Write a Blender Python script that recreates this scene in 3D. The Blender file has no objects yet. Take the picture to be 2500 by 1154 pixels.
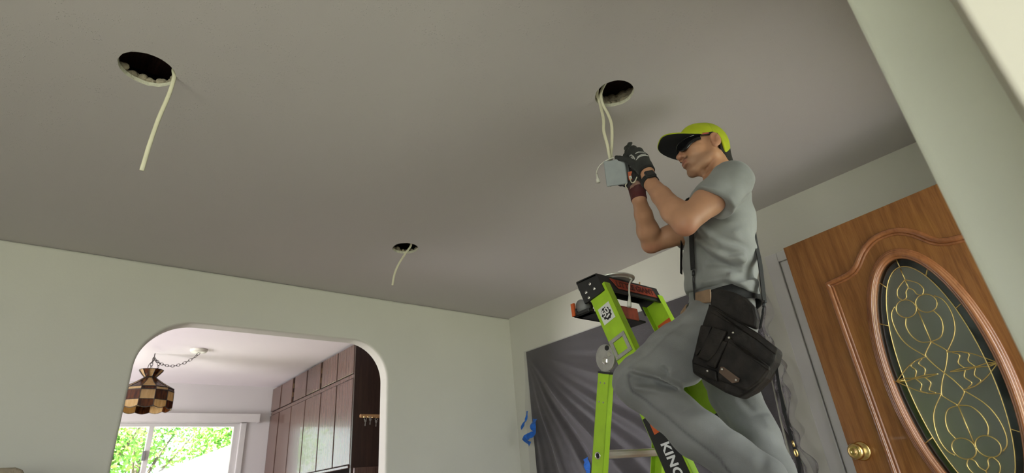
import bpy, bmesh, math, random
import numpy as np
from mathutils import Vector, Matrix
from mathutils.geometry import delaunay_2d_cdt

sc = bpy.context.scene
COL = sc.collection
random.seed(7)
rng = np.random.default_rng(5)

# ------------------------------------------------------------------ camera, sky, sun, window light, exposure
cam_data = bpy.data.cameras.new('camera')
cam_data.sensor_width = 36.0
cam_data.lens = 36.0 * 1299.8 / 2500.0
cam_data.clip_start = 0.02
cam = bpy.data.objects.new('camera', cam_data)
COL.objects.link(cam)
cam.matrix_world = Matrix((
    (0.770926, -0.214531, -0.599708, 0.0),
    (-0.631778, -0.377023, -0.677282, 0.0),
    (-0.080805, 0.901016, -0.426193, 1.0),
    (0, 0, 0, 1)))
cam_data.dof.use_dof = True
cam_data.dof.focus_distance = 2.25
cam_data.dof.aperture_fstop = 4.0
sc.camera = cam

sc.view_settings.view_transform = 'Standard'
sc.view_settings.look = 'None'
sc.view_settings.gamma = 1.0
sc.view_settings.use_curve_mapping = False
sc.view_settings.exposure = -0.08

world = bpy.data.worlds.new('sky')
sc.world = world
world.use_nodes = True
bg = world.node_tree.nodes['Background']
bg.inputs['Color'].default_value = (0.80, 0.91, 1.0, 1)
bg.inputs['Strength'].default_value = 5.0

def add_light(name, kind, energy, color, loc, direction, size=None, size_y=None):
    l = bpy.data.lights.new(name, kind)
    l.energy = energy
    l.color = color
    o = bpy.data.objects.new(name, l)
    COL.objects.link(o)
    o.location = loc
    o.rotation_euler = Vector(direction).to_track_quat('-Z', 'Y').to_euler()
    if kind == 'AREA':
        l.shape = 'RECTANGLE'
        l.size = size
        l.size_y = size_y
    return o

sun = add_light('sun', 'SUN', 95.0, (1.0, 0.95, 0.86), (-8, 4, 9), (0.70, 0.12, -0.70))
sun.data.angle = 0.02
# daylight through picture window and front door behind the camera, then two added lamps
add_light('daylight_picture_window', 'AREA', 33, (0.96, 0.97, 1.0), (-1.25, -2.86, 1.25), (0.12, 1, 0.10), 1.9, 1.35)
add_light('daylight_front_door', 'AREA', 11, (1.0, 0.97, 0.97), (2.22, -0.45, 1.05), (-0.05, 1, 0.12), 0.85, 1.9)
add_light('added_left_light', 'AREA', 40, (0.97, 0.97, 1.0), (-2.76, -0.8, 1.25), (1, 0.08, 0.03), 2.1, 1.35)  # lamp added at an unseen window to brighten surfaces facing left
add_light('added_kitchen_side_light', 'AREA', 140, (1.0, 0.95, 1.0), (-2.06, 5.9, 1.35), (1, 0.05, 0.15), 1.3, 1.1)  # lamp added at an unseen side window to brighten the kitchen

# ------------------------------------------------------------------ materials
def new_mat(name):
    m = bpy.data.materials.new(name)
    m.use_nodes = True
    nt = m.node_tree
    return m, nt, nt.nodes['Principled BSDF']

def lin(c):
    return tuple(((x / 255) / 12.92 if x / 255 <= 0.04045 else ((x / 255 + 0.055) / 1.055) ** 2.4) for x in c)

def mat(name, rgb, rough=0.6, metal=0.0, var=0.08, scale=8.0, bump=0.0, bscale=60.0, stretch=(1, 1, 1), spec=None, attr=False, sheen=0.0):
    """plain painted / woven / metal surface: base colour with a little noise, optional bump"""
    m, nt, p = new_mat(name)
    tc = nt.nodes.new('ShaderNodeTexCoord')
    mp = nt.nodes.new('ShaderNodeMapping')
    mp.inputs['Scale'].default_value = stretch
    nt.links.new(tc.outputs['Object'], mp.inputs['Vector'])
    no = nt.nodes.new('ShaderNodeTexNoise')
    no.inputs['Scale'].default_value = scale
    no.inputs['Detail'].default_value = 5
    nt.links.new(mp.outputs['Vector'], no.inputs['Vector'])
    mix = nt.nodes.new('ShaderNodeMix')
    mix.data_type = 'RGBA'
    mix.blend_type = 'MULTIPLY'
    mix.inputs['Factor'].default_value = 1.0
    ramp = nt.nodes.new('ShaderNodeValToRGB')
    ramp.color_ramp.elements[0].position = 0.3
    ramp.color_ramp.elements[1].position = 0.7
    a, b = 1 - var, 1 + var
    ramp.color_ramp.elements[0].color = (a, a, a, 1)
    ramp.color_ramp.elements[1].color = (b, b, b, 1)
    nt.links.new(no.outputs['Fac'], ramp.inputs['Fac'])
    if attr:
        at = nt.nodes.new('ShaderNodeAttribute')
        at.attribute_name = 'tint'
        nt.links.new(at.outputs['Color'], mix.inputs['A'])
    else:
        mix.inputs['A'].default_value = (*rgb, 1)
    nt.links.new(ramp.outputs['Color'], mix.inputs['B'])
    nt.links.new(mix.outputs['Result'], p.inputs['Base Color'])
    p.inputs['Roughness'].default_value = rough
    p.inputs['Metallic'].default_value = metal
    if spec is not None:
        p.inputs['Specular IOR Level'].default_value = spec
    if sheen:
        p.inputs['Sheen Weight'].default_value = sheen
    if bump:
        n2 = nt.nodes.new('ShaderNodeTexNoise')
        n2.inputs['Scale'].default_value = bscale
        n2.inputs['Detail'].default_value = 4
        nt.links.new(mp.outputs['Vector'], n2.inputs['Vector'])
        bp = nt.nodes.new('ShaderNodeBump')
        bp.inputs['Strength'].default_value = bump
        bp.inputs['Distance'].default_value = 0.01
        nt.links.new(n2.outputs['Fac'], bp.inputs['Height'])
        nt.links.new(bp.outputs['Normal'], p.inputs['Normal'])
    return m

def wood(name, c1, c2, rough=0.4, stretch=(14, 14, 1.2), scale=3.0, bump=0.08, coat=0.0):
    m, nt, p = new_mat(name)
    tc = nt.nodes.new('ShaderNodeTexCoord')
    mp = nt.nodes.new('ShaderNodeMapping')
    mp.inputs['Scale'].default_value = stretch
    nt.links.new(tc.outputs['Object'], mp.inputs['Vector'])
    no = nt.nodes.new('ShaderNodeTexNoise')
    no.inputs['Scale'].default_value = scale
    no.inputs['Detail'].default_value = 8
    no.inputs['Distortion'].default_value = 0.6
    nt.links.new(mp.outputs['Vector'], no.inputs['Vector'])
    fine = nt.nodes.new('ShaderNodeTexNoise')
    fine.inputs['Scale'].default_value = scale * 7
    fine.inputs['Detail'].default_value = 3
    nt.links.new(mp.outputs['Vector'], fine.inputs['Vector'])
    add = nt.nodes.new('ShaderNodeMath')
    add.operation = 'MULTIPLY_ADD'
    add.inputs[1].default_value = 0.45
    nt.links.new(fine.outputs['Fac'], add.inputs[0])
    nt.links.new(no.outputs['Fac'], add.inputs[2])
    ramp = nt.nodes.new('ShaderNodeValToRGB')
    ramp.color_ramp.elements[0].position = 0.55
    ramp.color_ramp.elements[0].color = (*c1, 1)
    ramp.color_ramp.elements[1].position = 0.95
    ramp.color_ramp.elements[1].color = (*c2, 1)
    nt.links.new(add.outputs[0], ramp.inputs['Fac'])
    nt.links.new(ramp.outputs['Color'], p.inputs['Base Color'])
    p.inputs['Roughness'].default_value = rough
    p.inputs['Coat Weight'].default_value = coat
    bp = nt.nodes.new('ShaderNodeBump')
    bp.inputs['Strength'].default_value = bump
    bp.inputs['Distance'].default_value = 0.004
    nt.links.new(add.outputs[0], bp.inputs['Height'])
    nt.links.new(bp.outputs['Normal'], p.inputs['Normal'])
    return m

def ceiling_mat():
    m, nt, p = new_mat('ceiling_texture_paint')
    tc = nt.nodes.new('ShaderNodeTexCoord')
    def noise(s, d=3):
        n = nt.nodes.new('ShaderNodeTexNoise')
        n.inputs['Scale'].default_value = s
        n.inputs['Detail'].default_value = d
        nt.links.new(tc.outputs['Object'], n.inputs['Vector'])
        return n
    def ramp(src, a, b):
        r = nt.nodes.new('ShaderNodeMapRange')
        r.inputs['From Min'].default_value = a
        r.inputs['From Max'].default_value = b
        nt.links.new(src, r.inputs['Value'])
        return r.outputs[0]
    def math_node(op, a, b):
        n = nt.nodes.new('ShaderNodeMath')
        n.operation = op
        for i, q in enumerate((a, b)):
            if isinstance(q, float):
                n.inputs[i].default_value = q
            else:
                nt.links.new(q, n.inputs[i])
        return n.outputs[0]
    def dots(scale, r):
        v = nt.nodes.new('ShaderNodeTexVoronoi')
        v.inputs['Scale'].default_value = scale
        nt.links.new(tc.outputs['Object'], v.inputs['Vector'])
        return ramp(v.outputs['Distance'], r, r * 0.35)
    specks = math_node('ADD', dots(115.0, 0.26), math_node('MULTIPLY', dots(52.0, 0.13), 1.6))
    patch = math_node('MULTIPLY', ramp(noise(2.6, 3).outputs['Fac'], 0.30, 0.66), ramp(noise(13.0, 4).outputs['Fac'], 0.40, 0.64))
    speckle = math_node('MULTIPLY', specks, patch)
    fine = noise(170, 4).outputs['Fac']
    mid = noise(30, 3).outputs['Fac']
    h = math_node('ADD', math_node('MULTIPLY', speckle, 1.3), math_node('ADD', math_node('MULTIPLY', fine, 0.14), math_node('MULTIPLY', mid, 0.15)))
    bp = nt.nodes.new('ShaderNodeBump')
    bp.inputs['Strength'].default_value = 0.42
    bp.inputs['Distance'].default_value = 0.004
    nt.links.new(h, bp.inputs['Height'])
    nt.links.new(bp.outputs['Normal'], p.inputs['Normal'])
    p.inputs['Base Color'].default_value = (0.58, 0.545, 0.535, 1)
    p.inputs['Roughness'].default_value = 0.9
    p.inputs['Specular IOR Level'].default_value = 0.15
    return m

M = {}
M['ceiling'] = ceiling_mat()
M['wall'] = mat('wall_paint', (0.62, 0.607, 0.545), 0.75, var=0.02, scale=2.0, bump=0.06, bscale=90)
M['kitchen_wall'] = mat('kitchen_wall_paint', (0.58, 0.56, 0.56), 0.7, var=0.02, scale=2.0, bump=0.05, bscale=90)
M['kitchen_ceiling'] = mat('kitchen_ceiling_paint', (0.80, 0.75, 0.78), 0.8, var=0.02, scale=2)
M['trim'] = mat('white_trim_paint', (0.60, 0.585, 0.575), 0.35, var=0.03, scale=5)
M['jamb'] = mat('jamb_paint', (0.77, 0.79, 0.66), 0.5, var=0.03, scale=6, bump=0.03, bscale=40)
M['return'] = mat('warm_white_paint', (0.58, 0.55, 0.44), 0.5, var=0.02, scale=6)
M['floor'] = wood('floor_oak', (0.34, 0.29, 0.24), (0.46, 0.41, 0.36), 0.4, (1.5, 12, 1), 2.0)
M['drywall_edge'] = mat('cut_drywall_edge', (0.62, 0.60, 0.48), 0.95, var=0.12, scale=60, bump=0.5, bscale=120)
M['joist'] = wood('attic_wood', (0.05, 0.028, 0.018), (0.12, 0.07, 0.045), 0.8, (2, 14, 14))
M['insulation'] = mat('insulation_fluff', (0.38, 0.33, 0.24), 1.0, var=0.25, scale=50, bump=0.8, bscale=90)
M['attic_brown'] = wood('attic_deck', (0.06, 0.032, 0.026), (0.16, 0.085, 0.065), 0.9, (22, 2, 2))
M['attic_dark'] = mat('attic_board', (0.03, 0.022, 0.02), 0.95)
M['cable'] = mat('ivory_cable', (0.66, 0.63, 0.47), 0.45, var=0.05, scale=20)
M['white_plastic'] = mat('white_plastic', (0.72, 0.71, 0.62), 0.4, var=0.03)
M['box_metal'] = mat('grey_box_metal', (0.29, 0.315, 0.325), 0.55, 0.3, var=0.06, scale=30)
M['steel'] = mat('zinc_steel', (0.40, 0.39, 0.36), 0.6, 0.5, var=0.12, scale=40)
M['bright_steel'] = mat('bright_steel', (0.75, 0.74, 0.70), 0.25, 0.95, var=0.05)
M['satin'] = mat('satin_white_metal', (0.72, 0.72, 0.68), 0.38, 0.45, var=0.03)
M['brass'] = mat('polished_brass', (0.80, 0.58, 0.24), 0.2, 1.0, var=0.05)
M['came'] = mat('brass_came', (0.72, 0.55, 0.22), 0.3, 0.9, var=0.05)
M['lime'] = mat('lime_fibreglass', (0.34, 0.56, 0.022), 0.45, var=0.12, scale=14, bump=0.06, bscale=90)
M['black_plastic'] = mat('black_plastic', (0.018, 0.018, 0.019), 0.5, var=0.25, scale=25)
M['black_rubber'] = mat('black_rubber', (0.012, 0.012, 0.012), 0.8)
M['grey_plastic'] = mat('grey_plastic', (0.20, 0.20, 0.20), 0.5)
M['red_plastic'] = mat('red_plastic', (0.33, 0.045, 0.02), 0.5, var=0.25, scale=40)
M['orange_label'] = mat('orange_label', (0.55, 0.10, 0.02), 0.5)
M['white_ink'] = mat('white_ink', (0.75, 0.75, 0.73), 0.6)
M['black_ink'] = mat('black_ink', (0.012, 0.012, 0.012), 0.45)
M['dark_ink'] = mat('dark_red_ink', (0.09, 0.015, 0.01), 0.5)
M['sticker'] = mat('sticker_paper', (0.66, 0.68, 0.64), 0.5)
M['aluminium'] = mat('rung_aluminium', (0.62, 0.56, 0.52), 0.35, 0.8, var=0.1, scale=20, stretch=(1, 20, 20))
M['door_wood'] = wood('stained_oak', (0.19, 0.070, 0.017), (0.32, 0.135, 0.038), 0.36, (14, 14, 1.0), 2.6, 0.12, 0.25)
M['door_mould'] = wood('stained_moulding', (0.24, 0.085, 0.030), (0.36, 0.14, 0.055), 0.22, (6, 6, 2.0), 2.4, 0.05, 0.8)
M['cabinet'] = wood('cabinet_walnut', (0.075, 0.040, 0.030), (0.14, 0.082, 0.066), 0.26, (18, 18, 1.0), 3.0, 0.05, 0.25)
M['cabinet_shaded'] = wood('cabinet_walnut_shaded', (0.022, 0.010, 0.007), (0.045, 0.022, 0.015), 0.4, (14, 14, 1.0), 3.0)  # shade on the cabinet end put into a darker walnut
M['cabinet_gap'] = mat('cabinet_inside', (0.008, 0.006, 0.005), 0.9)
M['pine'] = wood('pale_pine', (0.38, 0.20, 0.085), (0.52, 0.31, 0.15), 0.5, (2, 14, 14))
M['iron'] = mat('dark_chain_iron', (0.06, 0.05, 0.045), 0.4, 0.8)
M['lead'] = mat('dark_lead', (0.035, 0.026, 0.02), 0.5, 0.5)
M['beige'] = mat('beige_cloth', (0.30, 0.25, 0.18), 0.9, var=0.15, scale=30, bump=0.3, bscale=200)
M['tape'] = mat('blue_tape', (0.01, 0.13, 0.55), 0.6, var=0.2, scale=30, bump=0.2, bscale=40)
M['dark_cloth'] = mat('charcoal_cloth', (0.027, 0.022, 0.022), 0.85, var=0.2, scale=3, stretch=(1, 3, 12), bump=0.15, bscale=20)
M['leaf_a'] = mat('leaf_light', (0.22, 0.42, 0.06), 0.6, var=0.3, scale=3)
M['leaf_b'] = mat('leaf_mid', (0.12, 0.30, 0.05), 0.6, var=0.3, scale=3)
M['bark'] = mat('tree_bark', (0.10, 0.08, 0.06), 0.9, var=0.3, scale=10)
M['concrete'] = mat('pale_concrete', (0.62, 0.60, 0.57), 0.9, var=0.08, scale=4)
M['bronze'] = mat('aged_bronze', (0.16, 0.10, 0.05), 0.4, 0.7)
M['lawn'] = mat('lawn', (0.16, 0.185, 0.11), 0.9, var=0.3, scale=3)
M['siding'] = mat('white_siding', (0.85, 0.84, 0.82), 0.7)
# person
M['skin'] = mat('skin', (0.3, 0.15, 0.09), 0.5, var=0.07, scale=18, bump=0.04, bscale=140, attr=True, spec=0.35)
M['shirt'] = mat('grey_heather_jersey', (0.23, 0.235, 0.225), 0.95, var=0.14, scale=9, bump=0.08, bscale=260, sheen=0.15)
M['jeans'] = mat('faded_grey_denim', (0.075, 0.078, 0.080), 0.9, var=0.22, scale=6, bump=0.12, bscale=300, attr=True, sheen=0.1)
M['leather'] = mat('worn_dark_leather', (0.017, 0.013, 0.011), 0.6, var=0.5, scale=14, bump=0.25, bscale=40, attr=True, spec=0.35)
M['webbing'] = mat('black_webbing', (0.010, 0.010, 0.010), 0.85, var=0.2, scale=80, bump=0.2, bscale=300)
M['plate'] = mat('worn_bronze_plate', (0.13, 0.085, 0.06), 0.5, 0.3)
M['tan'] = mat('tan_leather', (0.24, 0.15, 0.085), 0.7, var=0.2, scale=20)
M['cap_lime'] = mat('lime_cap_cloth', (0.40, 0.47, 0.012), 0.85, var=0.08, scale=30, bump=0.1, bscale=260, attr=True)
M['cap_black'] = mat('black_cap_cloth', (0.008, 0.008, 0.009), 0.9)
M['glove'] = mat('work_glove', (0.02, 0.02, 0.02), 0.75, var=0.25, scale=30, bump=0.2, bscale=120, attr=True)
M['hair'] = mat('dark_hair', (0.012, 0.009, 0.008), 0.7, bump=0.5, bscale=160)
M['lens'] = mat('black_lens', (0.006, 0.006, 0.007), 0.12, var=0.0, spec=0.6)
M['salmon'] = mat('salmon_temple', (0.42, 0.09, 0.07), 0.5)
M['watch_glass'] = mat('watch_glass', (0.006, 0.006, 0.008), 0.15)
M['boot'] = mat('brown_boot', (0.07, 0.045, 0.03), 0.7, bump=0.2)

def film_mat():
    m, nt, p = new_mat('clear_plastic_film')
    out = nt.nodes['Material Output']
    tr = nt.nodes.new('ShaderNodeBsdfTransparent')
    tr.inputs['Color'].default_value = (0.92, 0.92, 0.93, 1)
    gl = nt.nodes.new('ShaderNodeBsdfGlossy')
    gl.inputs['Color'].default_value = (0.85, 0.84, 0.86, 1)
    gl.inputs['Roughness'].default_value = 0.42
    df = nt.nodes.new('ShaderNodeBsdfTranslucent')
    df.inputs['Color'].default_value = (0.7, 0.68, 0.7, 1)
    d2 = nt.nodes.new('ShaderNodeBsdfDiffuse')
    d2.inputs['Color'].default_value = (0.52, 0.49, 0.54, 1)
    mdf = nt.nodes.new('ShaderNodeMixShader')
    nt.links.new(d2.outputs[0], mdf.inputs[1])
    nt.links.new(gl.outputs[0], mdf.inputs[2])
    mdf.inputs[0].default_value = 0.22
    lw = nt.nodes.new('ShaderNodeLayerWeight')
    lw.inputs['Blend'].default_value = 0.35
    tc = nt.nodes.new('ShaderNodeTexCoord')
    no = nt.nodes.new('ShaderNodeTexNoise')
    no.inputs['Scale'].default_value = 6
    no.inputs['Detail'].default_value = 5
    nt.links.new(tc.outputs['Object'], no.inputs['Vector'])
    bp = nt.nodes.new('ShaderNodeBump')
    bp.inputs['Strength'].default_value = 0.2
    bp.inputs['Distance'].default_value = 0.02
    nt.links.new(no.outputs['Fac'], bp.inputs['Height'])
    for n in (gl, d2, lw):
        nt.links.new(bp.outputs['Normal'], n.inputs['Normal'])
    mr = nt.nodes.new('ShaderNodeMapRange')
    mr.inputs['From Min'].default_value = 0.0
    mr.inputs['From Max'].default_value = 1.0
    mr.inputs['To Min'].default_value = 0.04
    mr.inputs['To Max'].default_value = 0.55
    nt.links.new(lw.outputs['Facing'], mr.inputs['Value'])
    mx = nt.nodes.new('ShaderNodeMixShader')
    nt.links.new(mr.outputs[0], mx.inputs[0])
    nt.links.new(tr.outputs[0], mx.inputs[1])
    nt.links.new(mdf.outputs[0], mx.inputs[2])
    nt.links.new(mx.outputs[0], out.inputs['Surface'])
    return m
M['film'] = film_mat()

def glass_mat(name, tint, rough, trans, bump=0.0):
    m, nt, p = new_mat(name)
    out = nt.nodes['Material Output']
    tr = nt.nodes.new('ShaderNodeBsdfTransparent')
    tr.inputs['Color'].default_value = (*tint, 1)
    gl = nt.nodes.new('ShaderNodeBsdfGlossy')
    gl.inputs['Roughness'].default_value = rough
    gl.inputs['Color'].default_value = (0.9, 0.92, 0.9, 1)
    fr = nt.nodes.new('ShaderNodeFresnel')
    fr.inputs['IOR'].default_value = 1.5
    ad = nt.nodes.new('ShaderNodeMath')
    ad.operation = 'ADD'
    ad.inputs[1].default_value = 1 - trans
    nt.links.new(fr.outputs[0], ad.inputs[0])
    mx = nt.nodes.new('ShaderNodeMixShader')
    nt.links.new(ad.outputs[0], mx.inputs[0])
    nt.links.new(tr.outputs[0], mx.inputs[1])
    nt.links.new(gl.outputs[0], mx.inputs[2])
    nt.links.new(mx.outputs[0], out.inputs['Surface'])
    if bump:
        tc = nt.nodes.new('ShaderNodeTexCoord')
        no = nt.nodes.new('ShaderNodeTexNoise')
        no.inputs['Scale'].default_value = 220
        nt.links.new(tc.outputs['Object'], no.inputs['Vector'])
        bp = nt.nodes.new('ShaderNodeBump')
        bp.inputs['Strength'].default_value = bump
        bp.inputs['Distance'].default_value = 0.002
        nt.links.new(no.outputs['Fac'], bp.inputs['Height'])
        nt.links.new(bp.outputs['Normal'], gl.inputs['Normal'])
    return m
M['window_glass'] = glass_mat('window_glass', (0.97, 0.98, 0.97), 0.0, 1.0)
M['door_glass'] = glass_mat('clear_textured_glass', (0.86, 0.90, 0.84), 0.20, 0.86, 0.3)
M['bevel_glass'] = glass_mat('bevelled_border_glass', (0.42, 0.46, 0.47), 0.08, 0.95)

def shade_glass(name, c, c2):
    m, nt, p = new_mat(name)
    tc = nt.nodes.new('ShaderNodeTexCoord')
    mp = nt.nodes.new('ShaderNodeMapping')
    mp.inputs['Scale'].default_value = (30, 30, 5)
    no = nt.nodes.new('ShaderNodeTexNoise')
    no.inputs['Scale'].default_value = 2.0
    no.inputs['Detail'].default_value = 4
    nt.links.new(tc.outputs['Object'], mp.inputs['Vector'])
    nt.links.new(mp.outputs['Vector'], no.inputs['Vector'])
    rp = nt.nodes.new('ShaderNodeValToRGB')
    rp.color_ramp.elements[0].position = 0.35
    rp.color_ramp.elements[1].position = 0.7
    rp.color_ramp.elements[0].color = (*c, 1)
    rp.color_ramp.elements[1].color = (*c2, 1)
    nt.links.new(no.outputs['Fac'], rp.inputs['Fac'])
    nt.links.new(rp.outputs['Color'], p.inputs['Base Color'])
    p.inputs['Roughness'].default_value = 0.2
    tl = nt.nodes.new('ShaderNodeBsdfTranslucent')
    nt.links.new(rp.outputs['Color'], tl.inputs['Color'])
    mx = nt.nodes.new('ShaderNodeMixShader')
    mx.inputs[0].default_value = 0.5
    nt.links.new(p.outputs[0], mx.inputs[1])
    nt.links.new(tl.outputs[0], mx.inputs[2])
    nt.links.new(mx.outputs[0], nt.nodes['Material Output'].inputs['Surface'])
    return m
M['amber'] = shade_glass('cream_amber_glass', (0.52, 0.36, 0.16), (0.66, 0.50, 0.28))
M['brown_glass'] = shade_glass('brown_streaky_glass', (0.03, 0.008, 0.003), (0.16, 0.045, 0.008))

# ------------------------------------------------------------------ object helpers
def obj(name, me, material=None, parent=None, smooth=False, bevel=0.0, segs=2):
    """link a mesh (already in world coordinates) as one object, optionally as a child"""
    if isinstance(me, MB):
        me = me.mesh(name)
    o = bpy.data.objects.new(name, me)
    COL.objects.link(o)
    if material is not None:
        mats = material if isinstance(material, (list, tuple)) else [material]
        for m_ in mats:
            me.materials.append(m_)
    if parent is not None:
        o.parent = parent
        if parent.type == 'EMPTY':
            o.location = -parent.location
        elif parent.parent is None:
            o.location = -parent.location
    if smooth:
        for p in me.polygons:
            p.use_smooth = True
    if bevel:
        b = o.modifiers.new('bevel', 'BEVEL')
        b.width = bevel
        b.segments = segs
        b.limit_method = 'ANGLE'
        b.angle_limit = math.radians(35)
    return o

def thing(name, label, cat, loc, group=None, kind=None):
    o = bpy.data.objects.new(name, None)
    o.empty_display_size = 0.1
    COL.objects.link(o)
    o.location = loc
    return tag(o, label, cat, group, kind)

def tag(o, label, cat, group=None, kind=None):
    o['label'] = label
    o['category'] = cat
    if group:
        o['group'] = group
    if kind:
        o['kind'] = kind
    return o

def V(p):
    return Vector(p)

class MB:
    """collects shapes into one mesh; mi = material index of the faces being added"""
    def __init__(self):
        self.v = []
        self.f = []
        self.m = []
        self.mi = 0
    def add(self, vs, fs):
        o = len(self.v)
        self.v += [tuple(p) for p in vs]
        self.f += [tuple(i + o for i in f) for f in fs]
        self.m += [self.mi] * len(fs)
        return self
    def box(self, lo, hi):
        (a, b, c), (d, e, f) = lo, hi
        a, d = min(a, d), max(a, d); b, e = min(b, e), max(b, e); c, f = min(c, f), max(c, f)
        vs = [(a, b, c), (d, b, c), (d, e, c), (a, e, c), (a, b, f), (d, b, f), (d, e, f), (a, e, f)]
        return self.add(vs, [(3, 2, 1, 0), (4, 5, 6, 7), (0, 1, 5, 4), (1, 2, 6, 5), (2, 3, 7, 6), (3, 0, 4, 7)])
    def obox(self, c, ax, ay, az):
        """box by centre and three half-axis vectors"""
        c, ax, ay, az = V(c), V(ax), V(ay), V(az)
        if ax.cross(ay).dot(az) < 0:
            ax = -ax
        vs = [c + sx * ax + sy * ay + sz * az for sz in (-1, 1) for sx, sy in ((-1, -1), (1, -1), (1, 1), (-1, 1))]
        return self.add(vs, [(3, 2, 1, 0), (4, 5, 6, 7), (0, 1, 5, 4), (1, 2, 6, 5), (2, 3, 7, 6), (3, 0, 4, 7)])
    def prism(self, pts, off):
        """polygon (3D, planar) extruded by vector off"""
        pts = [V(p) for p in pts]
        off = V(off)
        n = len(pts)
        nrm = sum(((pts[i]).cross(pts[(i + 1) % n]) for i in range(n)), Vector())
        if nrm.dot(off) > 0:
            pts = pts[::-1]
        vs = pts + [p + off for p in pts]
        fs = [tuple(range(n)), tuple(range(2 * n - 1, n - 1, -1))]
        fs += [((i + 1) % n, i, i + n, (i + 1) % n + n) for i in range(n)]
        return self.add(vs, fs)
    def tube(self, pts, r, n=8, closed=False, cap=True, flat=1.0, up=None):
        """round (or flattened) tube along points; r a number or a list"""
        P = [V(p) for p in pts]
        m = len(P)
        R = [r] * m if isinstance(r, (int, float)) else list(r)
        vs = []
        ref = V(up) if up is not None else None
        prev = None
        for i in range(m):
            a = P[(i - 1) % m] if (closed or i > 0) else P[i]
            b = P[(i + 1) % m] if (closed or i < m - 1) else P[i]
            t = (b - a).normalized()
            if prev is None:
                u = ref if ref is not None else (Vector((0, 0, 1)) if abs(t.z) < 0.9 else Vector((1, 0, 0)))
            else:
                u = ref if ref is not None else prev
            u = (u - u.dot(t) * t)
            u.normalize()
            w = t.cross(u)
            prev = u
            for k in range(n):
                an = 2 * math.pi * k / n
                vs.append(P[i] + R[i] * (math.cos(an) * w + math.sin(an) * u * flat))
        fs = []
        for i in range(m if closed else m - 1):
            j = (i + 1) % m
            for k in range(n):
                k2 = (k + 1) % n
                fs.append((i * n + k, i * n + k2, j * n + k2, j * n + k))
        if cap and not closed:
            fs.append(tuple(range(n - 1, -1, -1)))
            fs.append(tuple((m - 1) * n + k for k in range(n)))
        return self.add(vs, fs)
    def strip(self, pts, side, w, th):
        """flat strap: rectangular section w (along side) by th along the points; side a vector or one per point"""
        P = [V(p) for p in pts]
        m = len(P)
        vs = []
        for i in range(m):
            t = (P[min(i + 1, m - 1)] - P[max(i - 1, 0)]).normalized()
            s = V(side[i]) if isinstance(side, list) else V(side)
            s = (s - s.dot(t) * t).normalized()
            nn = t.cross(s)
            for a, b in ((-1, -1), (1, -1), (1, 1), (-1, 1)):
                vs.append(P[i] + s * (a * w / 2) + nn * (b * th / 2))
        fs = []
        for i in range(m - 1):
            for k in range(4):
                k2 = (k + 1) % 4
                fs.append((i * 4 + k, i * 4 + k2, i * 4 + 4 + k2, i * 4 + 4 + k))
        fs += [(3, 2, 1, 0), tuple(4 * (m - 1) + k for k in range(4))]
        return self.add(vs, fs)
    def lathe(self, c, axis, prof, n=32, cap=True):
        """surface of revolution: prof = (radius, height along axis)"""
        c = V(c); a = V(axis).normalized()
        u = a.orthogonal().normalized(); w = a.cross(u)
        vs = []
        for r, h in prof:
            for k in range(n):
                an = 2 * math.pi * k / n
                vs.append(c + a * h + (u * math.cos(an) + w * math.sin(an)) * max(r, 1e-5))
        fs = []
        for i in range(len(prof) - 1):
            for k in range(n):
                k2 = (k + 1) % n
                fs.append((i * n + k, i * n + k2, (i + 1) * n + k2, (i + 1) * n + k))
        if cap:
            fs.append(tuple(range(n - 1, -1, -1)))
            fs.append(tuple((len(prof) - 1) * n + k for k in range(n)))
        return self.add(vs, fs)
    def ball(self, c, r, n=12, sq=(1, 1, 1)):
        c = V(c)
        vs = []
        for i in range(n + 1):
            th = math.pi * i / n
            for k in range(2 * n):
                ph = math.pi * k / n
                vs.append(c + Vector((r * sq[0] * math.sin(th) * math.cos(ph), r * sq[1] * math.sin(th) * math.sin(ph), r * sq[2] * math.cos(th))))
        fs = []
        for i in range(n):
            for k in range(2 * n):
                k2 = (k + 1) % (2 * n)
                fs.append((i * 2 * n + k, (i + 1) * 2 * n + k, (i + 1) * 2 * n + k2, i * 2 * n + k2))
        return self.add(vs, fs)
    def mesh(self, name):
        me = bpy.data.meshes.new(name)
        me.from_pydata(self.v, [], self.f)
        me.polygons.foreach_set('material_index', self.m)
        me.update()
        return me

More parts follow.
